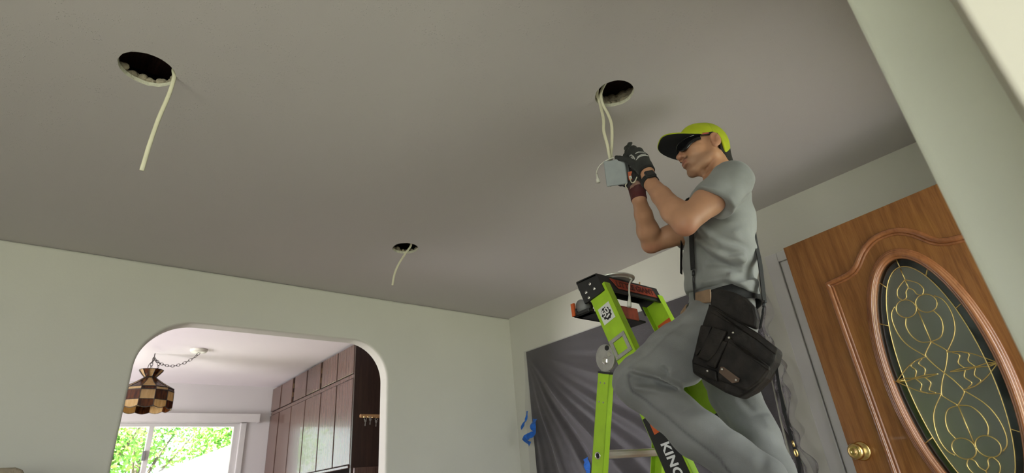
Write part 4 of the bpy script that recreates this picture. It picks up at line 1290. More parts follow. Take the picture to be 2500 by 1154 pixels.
class Field:
    """signed distance grid; shapes are blended in, then a surface-nets mesh is read off"""
    def __init__(self, lo, hi, h, far=0.09):
        self.lo = np.array(lo, np.float32)
        self.h = h
        self.n = [int(math.ceil((hi[i] - lo[i]) / h)) + 1 for i in range(3)]
        self.f = np.full(self.n, far, np.float32)
        self.ax = [self.lo[i] + h * np.arange(self.n[i], dtype=np.float32) for i in range(3)]
    def region(self, lo, hi):
        sl = []
        for i in range(3):
            a = max(0, int((lo[i] - self.lo[i]) / self.h) - 1)
            b = min(self.n[i], int((hi[i] - self.lo[i]) / self.h) + 3)
            if b <= a:
                return None, None
            sl.append(slice(a, b))
        X, Y, Z = np.meshgrid(self.ax[0][sl[0]], self.ax[1][sl[1]], self.ax[2][sl[2]], indexing='ij', sparse=True)
        return tuple(sl), (X, Y, Z)
    def put(self, sl, d, k, op):
        a = self.f[sl]
        k = max(k, 1e-4)
        if op == 'u':
            h = np.clip(0.5 + 0.5 * (a - d) / k, 0, 1)
            self.f[sl] = a * (1 - h) + d * h - k * h * (1 - h)
        elif op == 's':
            h = np.clip(0.5 - 0.5 * (a + d) / k, 0, 1)
            self.f[sl] = a * (1 - h) - d * h + k * h * (1 - h)
    def cone(self, a, b, ra, rb, k=0.02, op='u', lat=None, ls=1.0, m=0.05):
        """tapered capsule from a to b; optionally widened ls times along direction lat"""
        a, b = A3(a), A3(b)
        R = max(ra, rb) * max(1.0, ls) + m
        sl, P = self.region(np.minimum(a, b) - R, np.maximum(a, b) + R)
        if sl is None:
            return self
        self.put(sl, seg_dist(P, a, b, ra, rb, lat, ls), k, op)
        return self
    def chain(self, pts, rs, k=0.02, k2=None, op='u', lat=None, ls=1.0):
        for i in range(len(pts) - 1):
            self.cone(pts[i], pts[i + 1], rs[i], rs[i + 1], k if (i == 0 or k2 is None) else k2, op, lat, ls)
        return self
    def ell(self, c, r, k=0.02, M3=None, op='u', m=0.05):
        """ellipsoid; M3 rows are its axes"""
        c = A3(c)
        R = max(r) + m
        sl, P = self.region(c - R, c + R)
        if sl is None:
            return self
        q = [P[i] - c[i] for i in range(3)]
        if M3 is not None:
            q = [sum(float(M3[i][j]) * q[j] for j in range(3)) for i in range(3)]
        k0 = np.sqrt(sum((q[i] / r[i]) ** 2 for i in range(3)))
        k1 = np.sqrt(sum((q[i] / (r[i] * r[i])) ** 2 for i in range(3))) + 1e-6
        self.put(sl, k0 * (k0 - 1) / k1, k, op)
        return self
    def cut(self, c, n):
        """keep the side of a plane that n points away from"""
        n = A3(n) / np.linalg.norm(n)
        X, Y, Z = np.meshgrid(*self.ax, indexing='ij', sparse=True)
        d = (X - c[0]) * n[0] + (Y - c[1]) * n[1] + (Z - c[2]) * n[2]
        self.f = np.maximum(self.f, d)
        return self
    def fold(self, pts, w, amp):
        """raise (amp > 0) or sink (amp < 0) a crease along a polyline"""
        pts = [A3(p) for p in pts]
        lo = np.min(pts, axis=0) - 3 * w - np.array([0.14, 0, 0])
        hi = np.max(pts, axis=0) + 3 * w + np.array([0.10, 0, 0])
        sl, P = self.region(lo, hi)
        if sl is None:
            return self
        d = None
        xm = float(np.mean([p[0] for p in pts]))
        Q = [P[0] * 0 + xm, P[1], P[2]]                 # creases are pressed in sideways
        for i in range(len(pts) - 1):
            a, b = pts[i].copy(), pts[i + 1].copy()
            a[0] = b[0] = xm
            e = seg_dist(Q, a, b, 0, 0)
            d = e if d is None else np.minimum(d, e)
        self.f[sl] -= amp * np.exp(-(d / w) ** 2) * np.clip((xm + 0.10 - P[0]) / 0.03, 0, 1)
        return self
    def ripple(self, fn):
        X, Y, Z = np.meshgrid(*self.ax, indexing='ij', sparse=True)
        self.f -= fn(X, Y, Z)
        return self
    def mesh(self, name, tint=None, smooth=1):
        f = self.f
        for i in range(smooth):
            g = f.copy()
            for a in range(3):
                g_ = np.copy(g)
                s0 = [slice(None)] * 3; s1 = [slice(None)] * 3; s2 = [slice(None)] * 3
                s0[a] = slice(1, -1); s1[a] = slice(0, -2); s2[a] = slice(2, None)
                g_[tuple(s0)] = 0.5 * g[tuple(s0)] + 0.25 * (g[tuple(s1)] + g[tuple(s2)])
                g = g_
            f = g
        f = f.copy()
        f[0], f[-1], f[:, 0], f[:, -1], f[:, :, 0], f[:, :, -1] = 1, 1, 1, 1, 1, 1
        ins = f < 0
        n = f.shape
        c8 = [(i, j, k) for i in (0, 1) for j in (0, 1) for k in (0, 1)]
        cnt = sum(ins[i:n[0] - 1 + i, j:n[1] - 1 + j, k:n[2] - 1 + k].astype(np.int8) for i, j, k in c8)
        cells = np.argwhere((cnt > 0) & (cnt < 8))
        idx = np.full((n[0] - 1, n[1] - 1, n[2] - 1), -1, np.int32)
        idx[tuple(cells.T)] = np.arange(len(cells))
        acc = np.zeros((len(cells), 3), np.float64)
        num = np.zeros(len(cells))
        val = {c: f[cells[:, 0] + c[0], cells[:, 1] + c[1], cells[:, 2] + c[2]].astype(np.float64) for c in c8}
        for a in c8:
            for ax in range(3):
                if a[ax] == 0:
                    b = list(a); b[ax] = 1; b = tuple(b)
                    va, vb = val[a], val[b]
                    x = (va < 0) != (vb < 0)
                    t = np.where(x, va / np.where(x, va - vb, 1), 0)
                    p = np.tile(np.array(a, float), (len(cells), 1))
                    p[:, ax] += t
                    acc[x] += p[x]
                    num[x] += 1
        V_ = (acc / num[:, None] + cells) * self.h + self.lo
        quads = []
        for ax in range(3):
            o = [q for q in range(3) if q != ax]
            sl_a = [slice(1, n[i] - 1) for i in range(3)]
            sl_a[ax] = slice(0, n[ax] - 1)
            sl_b = list(sl_a); sl_b[ax] = slice(1, n[ax])
            A_, B_ = ins[tuple(sl_a)], ins[tuple(sl_b)]
            for flip, msk in ((False, A_ & ~B_), (True, ~A_ & B_)):
                e = np.argwhere(msk)
                if not len(e):
                    continue
                e = e + np.array([1 if i != ax else 0 for i in range(3)])
                def cell(d0, d1):
                    q = e.copy()
                    q[:, o[0]] += d0
                    q[:, o[1]] += d1
                    return idx[q[:, 0], q[:, 1], q[:, 2]]
                qd = np.stack([cell(-1, -1), cell(0, -1), cell(0, 0), cell(-1, 0)], 1)
                if flip != (ax == 1):
                    qd = qd[:, ::-1]
                quads.append(qd)
        Q = np.concatenate(quads)
        me = bpy.data.meshes.new(name)
        me.vertices.add(len(V_))
        me.vertices.foreach_set('co', V_.astype(np.float32).ravel())
        me.loops.add(len(Q) * 4)
        me.loops.foreach_set('vertex_index', Q.astype(np.int32).ravel())
        me.polygons.add(len(Q))
        me.polygons.foreach_set('loop_start', np.arange(0, len(Q) * 4, 4, dtype=np.int32))
        me.polygons.foreach_set('use_smooth', np.ones(len(Q), bool))
        me.update(calc_edges=True)
        if tint is not None:
            at = me.attributes.new('tint', 'FLOAT_COLOR', 'POINT')
            col = np.ones((len(V_), 4), np.float32)
            col[:, :3] = tint(V_)
            at.data.foreach_set('color', col.ravel())
        return me

def seg_dist(P, a, b, ra, rb, lat=None, ls=1.0):
    q = [P[i] - a[i] for i in range(3)]
    ba = A3(b) - A3(a)
    if lat is not None:
        lat = A3(lat) / np.linalg.norm(lat)
        s = (1 - 1 / ls)
        dl = q[0] * lat[0] + q[1] * lat[1] + q[2] * lat[2]
        q = [q[i] - s * dl * lat[i] for i in range(3)]
        ba = ba - s * float(ba @ lat) * lat
    L2 = float(ba @ ba) + 1e-9
    t = np.clip((q[0] * ba[0] + q[1] * ba[1] + q[2] * ba[2]) / L2, 0, 1)
    d = np.sqrt((q[0] - t * ba[0]) ** 2 + (q[1] - t * ba[1]) ** 2 + (q[2] - t * ba[2]) ** 2)
    return d - (ra + (rb - ra) * t)

def near(V_, pts):
    """distance of vertices from a polyline"""
    P = [V_[:, 0], V_[:, 1], V_[:, 2]]
    d = None
    for i in range(len(pts) - 1):
        e = seg_dist(P, A3(pts[i]), A3(pts[i + 1]), 0, 0)
        d = e if d is None else np.minimum(d, e)
    return d

def near_yz(V_, pts, xmax):
    xm = float(np.mean([p[0] for p in pts]))
    Q = V_.copy()
    Q[:, 0] = xm
    return near(Q, [(xm, p[1], p[2]) for p in pts]) + 10.0 * (V_[:, 0] > xmax)

def sstep(a, b, x):
    t = np.clip((x - a) / (b - a), 0, 1)
    return t * t * (3 - 2 * t)

def mixc(c, d, w):
    return c * (1 - w[:, None]) + np.array(d)[None, :] * w[:, None]

# ------------------------------------------------------------------ the worker: joints in the room
HS = 0.95                                     # head scale
yaw, pit, rol = 0.90, -0.03, 0.12
F_ = np.array([-math.sin(yaw) * math.cos(pit), math.cos(yaw) * math.cos(pit), -math.sin(pit)])
L_0 = np.array([-math.cos(yaw), -math.sin(yaw), 0.0])
U_0 = np.cross(F_, L_0)
L_h = math.cos(rol) * L_0 + math.sin(rol) * U_0
U_h = -math.sin(rol) * L_0 + math.cos(rol) * U_0
HM = np.array([F_, L_h, U_h])
HC = np.array([1.800, 0.826, 2.146])
def HP(f, l, u):
    return HC + HS * (f * F_ + l * L_h + u * U_h)
def hr(*r):
    return tuple(HS * x for x in r)

NB = np.array([1.805, 0.800, 1.985])
LSH, RSH = np.array([1.655, 0.697, 1.905]), np.array([1.925, 0.905, 1.910])
LEL = np.array((1.4750, 0.8097, 1.7377))
LWR = np.array((1.5320, 0.9347, 1.9760))
REL = np.array((1.7450, 1.1210, 1.8567))
RWR = np.array((1.6000, 1.0414, 1.9785))
BF = np.array([-0.616, 0.788, 0.0])           # chest faces this way
BL = np.array([-0.788, -0.616, 0.0])          # the worker's left
T1 = np.array((1.8000, 0.8106, 1.9537))
T2 = np.array((1.8000, 0.8477, 1.8382))
T3 = np.array((1.8100, 0.8884, 1.7126))
T4 = np.array((1.8100, 0.9217, 1.5857))

pr = thing('person', 'worker in lime cap and grey t-shirt working on the stepladder', 'person', (1.77, 0.86, 0.90))

# body: head, neck, torso core and arms as one skin
bf = Field((1.36, 0.56, 1.56), (2.06, 1.26, 2.34), 0.0027)
bf.ell(HP(-0.006, 0, 0.046), hr(0.089, 0.073, 0.086), 0.01, HM)
bf.ell(HP(0.036, 0, -0.012), hr(0.062, 0.060, 0.080), 0.03, HM)
for s in (1, -1):
    bf.cone(HP(-0.004, 0.053 * s, -0.050), HP(0.076, 0.014 * s, -0.097), 0.015 * HS, 0.016 * HS, 0.03)
    bf.cone(HP(-0.006, 0.056 * s, -0.01), HP(-0.004, 0.053 * s, -0.052), 0.016 * HS, 0.015 * HS, 0.02)
    bf.ell(HP(0.060, 0.046 * s, -0.014), hr(0.026, 0.020, 0.018), 0.02, HM)
    bf.ell(HP(0.040, 0.052 * s, 0.020), hr(0.03, 0.014, 0.016), 0.015, HM)
bf.ell(HP(0.074, 0, -0.098), hr(0.020, 0.023, 0.017), 0.015, HM)
bf.ell(HP(0.080, 0, 0.036), hr(0.016, 0.052, 0.014), 0.02, HM)
bf.ell(HP(0.080, 0, -0.050), hr(0.024, 0.034, 0.028), 0.02, HM)
for s in (1, -1):
    bf.ell(HP(0.094, 0.031 * s, 0.012), hr(0.014, 0.016, 0.011), 0.012, HM, 's')
bf.cone(HP(0.090, 0, 0.020), HP(0.115, 0, -0.018), 0.0085 * HS, 0.0120 * HS, 0.010)
bf.ell(HP(0.117, 0, -0.022), hr(0.012, 0.012, 0.010), 0.006, HM)
for s in (1, -1):
    bf.ell(HP(0.103, 0.0135 * s, -0.026), hr(0.012, 0.0085, 0.009), 0.006, HM)
    bf.ell(HP(0.109, 0.0075 * s, -0.0345), hr(0.006, 0.004, 0.005), 0.003, HM, 's')
bf.ell(HP(0.101, 0, -0.0515), hr(0.010, 0.024, 0.0065), 0.006, HM)
bf.ell(HP(0.099, 0, -0.0650), hr(0.010, 0.021, 0.0065), 0.006, HM)
bf.ell(HP(0.112, 0, -0.0580), hr(0.010, 0.027, 0.0018), 0.003, HM, 's')
bf.ell(HP(0.098, 0, -0.0760), hr(0.008, 0.020, 0.004), 0.008, HM, 's')
for s in (1, -1):                              # ears
    bf.ell(HP(-0.016, 0.080 * s, 0.004), hr(0.022, 0.0095, 0.036), 0.006, HM)
    bf.ell(HP(-0.011, 0.093 * s, 0.006), hr(0.0135, 0.0125, 0.024), 0.003, HM, 's')
    bf.cone(HP(-0.020, 0.086 * s, 0.012), HP(-0.016, 0.084 * s, -0.010), 0.0035, 0.003, 0.004)
    bf.ell(HP(-0.008, 0.079 * s, -0.026), hr(0.010, 0.0065, 0.011), 0.006, HM)
# neck with its long muscles
bf.cone(HP(-0.034, 0, -0.045), NB + np.array([0.0, 0.0, -0.02]), 0.050 * HS, 0.057, 0.010)
for s in (1, -1):
    bf.cone(HP(-0.026, 0.052 * s, -0.045), NB + BF * 0.045 + BL * 0.018 * s + np.array([0, 0, -0.01]), 0.012, 0.012, 0.012)
    bf.ell(HP(-0.002, 0.054 * s, -0.056), hr(0.016, 0.011, 0.014), 0.010, HM)
bf.ell(HP(0.040, 0, -0.112), hr(0.014, 0.010, 0.012), 0.02, HM)
# torso core and arms
bf.cone(T1, T2, 0.075, 0.09, 0.03, lat=BL, ls=1.35)
bf.cone(T2, T4, 0.09, 0.085, 0.03, lat=BL, ls=1.3)
bf.cone(NB, LSH, 0.050, 0.052, 0.03)
bf.cone(NB, RSH, 0.050, 0.052, 0.03)
def arm(sh, el, wr):
    up = (el - sh) / np.linalg.norm(el - sh)
    fo = (wr - el) / np.linalg.norm(wr - el)
    L1, L2 = np.linalg.norm(el - sh), np.linalg.norm(wr - el)
    out = up - fo
    out /= np.linalg.norm(out)
    bf.cone(sh, sh + up * L1 * 0.5, 0.056, 0.049, 0.03)
    bf.cone(sh + up * L1 * 0.5, el - up * 0.01, 0.049, 0.040, 0.02)
    bf.cone(sh + up * L1 * 0.35 - out * 0.012, sh + up * L1 * 0.75 - out * 0.010, 0.040, 0.034, 0.02)
    bf.cone(el, el + fo * L2 * 0.28, 0.038, 0.043, 0.02)
    bf.cone(el + fo * L2 * 0.28, el + fo * L2 * 0.65, 0.043, 0.034, 0.015)
    bf.cone(el + fo * L2 * 0.65, wr, 0.034, 0.0265, 0.012)
    bf.ell(el + out * 0.014, (0.026, 0.026, 0.026), 0.02)
arm(LSH, LEL, LWR)
arm(RSH, REL, RWR)
bf.cone(LWR, (1.5380, 0.9430, 2.0325), 0.0265, 0.026, 0.01)
bf.cone(RWR, (1.6020, 1.0420, 2.0090), 0.0265, 0.026, 0.01)
SKIN = np.array([0.45, 0.235, 0.138])
def skin_tint(V_):
    c = np.tile(SKIN, (len(V_), 1))
    q = (V_ - HC) @ HM.T / HS
    f, l, u = q[:, 0], q[:, 1], q[:, 2]
    on = (u < 0.05) & (u > -0.13) & (f > -0.05)
    stub = sstep(-0.035, -0.055, u) * sstep(0.0, 0.03, f) * (u > -0.125)
    c = mixc(c, [0.24, 0.135, 0.085], 0.55 * stub * on)
    mou = np.exp(-(((u + 0.043) / 0.0075) ** 2)) * sstep(0.034, 0.026, np.abs(l)) * (f > 0.085)
    c = mixc(c, [0.05, 0.025, 0.016], 0.9 * mou)
    lip = np.exp(-(((u + 0.058) / 0.010) ** 2)) * sstep(0.027, 0.020, np.abs(l)) * (f > 0.088)
    c = mixc(c, [0.36, 0.12, 0.09], 0.6 * lip)
    ear = (np.abs(l) > 0.076) & (np.abs(u) < 0.04)
    c = mixc(c, [0.42, 0.18, 0.12], 0.4 * ear)
    nos = np.exp(-(((f - 0.118) / 0.016) ** 2 + ((u + 0.02) / 0.02) ** 2))
    c = mixc(c, [0.44, 0.18, 0.12], 0.5 * nos)
    for e in (LEL, REL):
        d = np.linalg.norm(V_ - e - np.array([0, 0, -0.03]), axis=1)
        c = mixc(c, [0.46, 0.19, 0.12], 0.6 * sstep(0.06, 0.02, d))
    return c
obj('body', bf.mesh('body', skin_tint, 0), M['skin'], pr)

# hair at the nape
hf = Field(HC - 0.16, HC + 0.16, 0.003)
hf.ell(HP(-0.009, 0, 0.030), hr(0.0885, 0.0760, 0.094), 0.01, HM)
hf.cone(HP(-0.050, 0, -0.01), HP(-0.052, 0, -0.082), 0.050 * HS, 0.045 * HS, 0.02)
hf.cut(HP(-0.034, 0, 0), F_ - 0.12 * U_h)
hf.cut(HP(0, 0, 0.05), U_h)
hf.cut(HP(-0.09, 0, -0.090), -U_h + 0.25 * F_)
obj('hair', hf.mesh('hair'), M['hair'], pr)

# cap: crown and bill
cf = Field(HC - 0.19, HC + 0.20, 0.0032)
cf.ell(HP(-0.006, 0, 0.048), hr(0.097, 0.083, 0.094), 0.01, HM)
cf.ell(HP(-0.013, 0, 0.018), hr(0.089, 0.081, 0.100), 0.015, HM)
cf.ell(HP(0.040, 0, 0.072), hr(0.052, 0.060, 0.055), 0.03, HM)
CE = HP(0.070, 0, 0.051)
CNn = -U_h + 0.20 * F_
gx = np.meshgrid(*cf.ax, indexing='ij', sparse=True)
hf_ = ((gx[0] - HC[0]) * F_[0] + (gx[1] - HC[1]) * F_[1] + (gx[2] - HC[2]) * F_[2])
hu_ = ((gx[0] - HC[0]) * U_h[0] + (gx[1] - HC[1]) * U_h[1] + (gx[2] - HC[2]) * U_h[2])
dA_ = ((gx[0] - CE[0]) * CNn[0] + (gx[1] - CE[1]) * CNn[1] + (gx[2] - CE[2]) * CNn[2]) / np.linalg.norm(CNn)
dB_ = np.maximum(hf_ + 0.040 - 0.28 * hu_, -(hu_ + 0.048) - 0.25 * (hf_ + 0.09))
cf.f = np.maximum(cf.f, np.minimum(dA_, dB_))
def cap_tint(V_):
    c = np.tile(np.array([0.40, 0.47, 0.012]), (len(V_), 1))
    q = (V_ - HC) @ HM.T / HS
    n_ = CNn / np.linalg.norm(CNn)
    d = (V_ - CE) @ n_
    c = mixc(c, [0.008, 0.008, 0.009], 1.0 * (d > -0.0015) * (q[:, 0] > -0.02) * (q[:, 1] < 0.035))
    seam = np.exp(-(q[:, 1] / 0.0022) ** 2) + np.exp(-((q[:, 0] + 0.014) / 0.0022) ** 2)
    c = mixc(c, [0.27, 0.33, 0.008], 0.5 * np.clip(seam, 0, 1) * (d < -0.004))
    return c
CAPO = obj('cap', cf.mesh('cap', cap_tint), M['cap_lime'], pr)
def bill(off, flip):
    nu, nv = 36, 12
    vs = []
    for i in range(nu + 1):
        t = -1 + 2 * i / nu
        ci = math.sqrt(max(0, 1 - (0.93 * t) ** 2))
        fi = 0.018 + 0.034 * ci
        li = 0.046 * t
        fo = 0.035 + 0.150 * (1 - abs(t) ** 3.2) ** 0.55 * 1.0
        lo_ = 0.088 * t * (1.0 + 0.04 * (1 - abs(t)))
        for j in range(nv + 1):
            s = j / nv
            f = fi + (max(fo, fi) - fi) * s
            l = li + (lo_ - li) * s
            u = 0.0435 + (fi + 0.040 * ci - 0.07) * 0.33 + 0.17 * max(0.0, f - 0.06) - 0.010 * s * s
            vs.append(HP(f, l, u + off))
    fs = []
    for i in range(nu):
        for j in range(nv):
            q = (i * (nv + 1) + j, (i + 1) * (nv + 1) + j, (i + 1) * (nv + 1) + j + 1, i * (nv + 1) + j + 1)
            fs.append(q if not flip else q[::-1])
    return vs, fs, nu, nv
bm_ = MB()
v1, f1, nu, nv = bill(0.0035, True)
v2, f2, _, _ = bill(0.0, False)
bm_.add(v1, f1)
bm_.mi = 1
bm_.add(v2, f2)
bm_.mi = 0
k1 = len(v1)
for i in range(nu):
    a = i * (nv + 1) + nv
    b = (i + 1) * (nv + 1) + nv
    bm_.f.append((a, b, b + k1, a + k1)); bm_.m.append(0)
bm_.tube([p - 0 * U_h for p in v1[nv::nv + 1]], 0.0018, 6)
M['bill_top'] = mat('lime_bill_cloth', (0.40, 0.47, 0.012), 0.85, var=0.06, scale=30)
obj('bill', bm_, [M['bill_top'], M['cap_black']], CAPO, smooth=True)

# dark wraparound glasses
gl_ = MB()
nu, nv = 44, 8
vs = []
for layer in (0, 1):
    for i in range(nu + 1):
        a = -1.32 + 2.64 * i / nu
        e = abs(a)
        lo_u = 0.001 - 0.017 * math.exp(-((e - 0.52) / 0.30) ** 2) + 0.014 * math.exp(-(a / 0.13) ** 2) + 0.010 * sum(max(0, e - 0.8) for _ in (0,))
        hi_u = 0.043 - 0.007 * e
        for j in range(nv + 1):
            u = lo_u + (hi_u - lo_u) * j / nv
            r = 1.0 - 0.02 * layer
            vs.append(HP(0.014 + 0.098 * r * math.cos(a) ** 0.9 - 0.10 * max(0, 0.01 - u) * 0, 0.0805 * r * math.sin(a), u))
n1 = (nu + 1) * (nv + 1)
fs = []
for i in range(nu):
    for j in range(nv):
        q = (i * (nv + 1) + j, (i + 1) * (nv + 1) + j, (i + 1) * (nv + 1) + j + 1, i * (nv + 1) + j + 1)
        fs += [q[::-1], tuple(x + n1 for x in q)]
for i in range(nu):
    for j in (0, nv):
        a, b = i * (nv + 1) + j, (i + 1) * (nv + 1) + j
        fs.append((a, b, b + n1, a + n1))
gl_.add(vs, fs)
SG = obj('safety_glasses', gl_, M['lens'], pr, smooth=True)
for s in (1, -1):
    te = MB()
    te.strip([HP(0.040, 0.0800 * s, 0.028), HP(0.015, 0.0805 * s, 0.031), HP(-0.010, 0.083 * s, 0.034), HP(-0.030, 0.082 * s, 0.026)], tuple(U_h), 0.010, 0.003)
    obj('temple_arm', te, M['cap_black'], SG)
    te = MB()
    te.strip([HP(0.038, 0.0825 * s, 0.030), HP(0.022, 0.0828 * s, 0.032), HP(0.006, 0.0845 * s, 0.033)], tuple(U_h), 0.006, 0.002)
    obj('temple_inlay', te, M['salmon'], SG)

# ------------------------------------------------------------------ t-shirt
tf = Field((1.44, 0.58, 1.50), (2.08, 1.20, 2.03), 0.0045)
tf.cone(T1 + np.array([0, 0, -0.01]), T2, 0.084, 0.121, 0.04, lat=BL, ls=1.35)
tf.cone(T2, T3, 0.121, 0.122, 0.03, lat=BL, ls=1.32)
tf.cone(T3, T4, 0.122, 0.124, 0.03, lat=BL, ls=1.30)
tf.cone(T4, T4 + np.array([0, 0, -0.06]), 0.124, 0.131, 0.02, lat=BL, ls=1.30)
tf.cone(NB + np.array([0, 0, -0.055]) - BF * 0.012, LSH + np.array([0, 0, -0.008]), 0.056, 0.062, 0.05)
tf.cone(NB + np.array([0, 0, -0.055]) - BF * 0.012, RSH + np.array([0, 0, -0.008]), 0.056, 0.062, 0.05)
SLEEVES = []
for sh, el, dn in ((LSH, LEL, np.array([0.0, -0.012, -0.020])), (RSH, REL, np.array([0, 0, -0.02]))):
    up = (el - sh) / np.linalg.norm(el - sh)
    L1 = np.linalg.norm(el - sh)
    e_ = sh + up * L1 * 0.60 + dn
    a, b = A3(sh + np.array([0, 0, -0.006])), A3(sh + up * L1 * 0.80 + dn)
    sl, P = tf.region(np.minimum(a, b) - 0.14, np.maximum(a, b) + 0.14)
    d = seg_dist(P, a, b, 0.070, 0.079)
    cn_ = up * 0.85 + np.array([0, 0, -0.35]); cn_ /= np.linalg.norm(cn_)
    e_ = np.array((1.5700, 0.7563, 1.8101)) if sh is LSH else e_
    pl_ = (P[0] - e_[0]) * cn_[0] + (P[1] - e_[1]) * cn_[1] + (P[2] - e_[2]) * cn_[2]
    pl_ = pl_ + 0.006 * np.sin(60 * P[1] + 25 * P[0])
    inner = seg_dist(P, A3(sh + up * L1 * 0.62 + dn), A3(sh + up * L1 * 1.0 + dn), 0.060, 0.072)
    d = np.maximum(np.maximum(d, pl_), -inner)
    tf.put(sl, d, 0.028, 'u')
    SLEEVES.append((sl, pl_, inner))
for (sl, pl_, inner) in SLEEVES:               # open the cuffs again after blending
    cutr = np.maximum(inner, -pl_ - 0.040)
    tf.f[sl] = np.maximum(tf.f[sl], -cutr)
hem_side, hem_front, hem_back = (1.6500, 0.8241, 1.5534), (1.7800, 1.0474, 1.6099), (1.8300, 0.8019, 1.5397)
hv = np.cross(A3(hem_front) - A3(hem_side), A3(hem_back) - A3(hem_side))
if hv[2] > 0:
    hv = -hv
tf.cut(hem_side, hv)
# neck opening
tf.cone(NB + np.array([0, 0, 0.0]), NB + np.array([-0.005, 0.005, 0.10]), 0.060, 0.07, 0.006, 's')
def shirt_ripple(X, Y, Z):
    s = X * 0.3 + Y
    return (0.0042 * np.sin(34 * Z + 11 * s + 2.2 * np.sin(9 * s + 4 * Z)) * np.clip((1.86 - Z) / 0.15, 0, 1)
            + 0.0016 * np.sin(70 * s - 38 * Z + 2 * np.sin(25 * Z)))
tf.ripple(shirt_ripple)
for pts, w, a in (
        ([(1.6520, 0.8727, 1.7455), (1.6450, 0.8312, 1.6876), (1.6400, 0.7938, 1.6414), (1.6500, 0.7639, 1.6441)], 0.0136, 0.0202),
        ([(1.6520, 0.8494, 1.7763), (1.6400, 0.7878, 1.6908), (1.6500, 0.7402, 1.6647), (1.6500, 0.7586, 1.6153), (1.6500, 0.7979, 1.5928)], 0.0127, 0.0186),
        ([(1.6450, 0.8571, 1.6511), (1.6400, 0.7906, 1.6253), (1.6450, 0.7822, 1.6009)], 0.0110, -0.0186),
        ([(1.6520, 0.8709, 1.7207), (1.6450, 0.8308, 1.6596), (1.6400, 0.7936, 1.6145)], 0.0093, -0.0139),
        ([(1.6520, 0.8140, 1.7371), (1.6450, 0.7459, 1.6870), (1.6650, 0.7105, 1.7197)], 0.0119, -0.0124),
        ([(1.6600, 0.7240, 1.9828), (1.6600, 0.6897, 1.9332), (1.6600, 0.6784, 1.8693), (1.6600, 0.6899, 1.8185), (1.6600, 0.7187, 1.7812)], 0.0035, -0.0035),
        ([(1.5800, 0.7984, 1.8690), (1.5800, 0.7512, 1.8344), (1.5800, 0.7102, 1.8144), (1.5800, 0.6889, 1.7993)], 0.003, 0.003),
        ([(1.7200, 0.7031, 1.7301), (1.6900, 0.7302, 1.6425), (1.6600, 0.7765, 1.5827)], 0.0136, -0.0155),
        ([(1.7400, 0.7369, 1.6253), (1.6900, 0.7680, 1.5676)], 0.0153, 0.0155),
        ([(1.6600, 0.6661, 1.8388), (1.6550, 0.7037, 1.7605), (1.6500, 0.7510, 1.7334)], 0.0090, 0.0040),
        ([(1.7000, 0.6690, 1.8362), (1.6800, 0.7017, 1.7428)], 0.0090, -0.0080),
        ([(1.6300, 0.6640, 1.8929), (1.6400, 0.6684, 1.8339), (1.6400, 0.7040, 1.7721)], 0.0070, -0.0040),
        ([(1.6600, 0.8912, 1.5896), (1.6500, 0.8229, 1.5854), (1.6600, 0.7781, 1.5512)], 0.0076, 0.0109),
        ([(1.6600, 0.9076, 1.5769), (1.6500, 0.8337, 1.5743), (1.6600, 0.7878, 1.5430)], 0.0059, -0.0109)):
    tf.fold(pts, w, a)
TS = obj('t_shirt', tf.mesh('t_shirt', None, 2), M['shirt'], pr)

# ------------------------------------------------------------------ jeans
PEL = np.array((1.7950, 0.9356, 1.4789))
LHP = np.array((1.7000, 0.9061, 1.4374))
RHP = PEL + np.array([0.075, 0.060, -0.02])
LKN = np.array((1.4700, 1.1071, 1.2823))
LMID = np.array((1.5450, 0.9737, 1.1066))
LAN = np.array((1.6300, 0.8439, 0.9624))
RKN = np.array((1.9050, 1.0589, 1.4213))
RM1 = np.array((1.8900, 1.0117, 1.2532))
RM2 = np.array((1.8850, 0.9702, 1.1053))
RAN = np.array((1.8800, 0.9281, 0.9260))
jf = Field((1.34, 0.66, 0.84), (2.06, 1.36, 1.66), 0.0052)
jf.cone(T4 + np.array([0, 0, -0.01]), PEL, 0.112, 0.118, 0.03, lat=BL, ls=1.28)
jf.cone(LHP, LHP * 0.5 + LKN * 0.5, 0.112, 0.098, 0.05)
jf.cone(LHP * 0.5 + LKN * 0.5, LKN, 0.098, 0.074, 0.03)
jf.cone(LKN, LMID, 0.073, 0.074, 0.03)
jf.cone(LMID, LAN, 0.074, 0.068, 0.02)
jf.cone(RHP, RKN, 0.105, 0.080, 0.04)
jf.cone(RKN, RM1, 0.078, 0.083, 0.02)
jf.cone(RM1, RM2, 0.083, 0.080, 0.02)
jf.cone(RM2, RAN, 0.080, 0.072, 0.02)
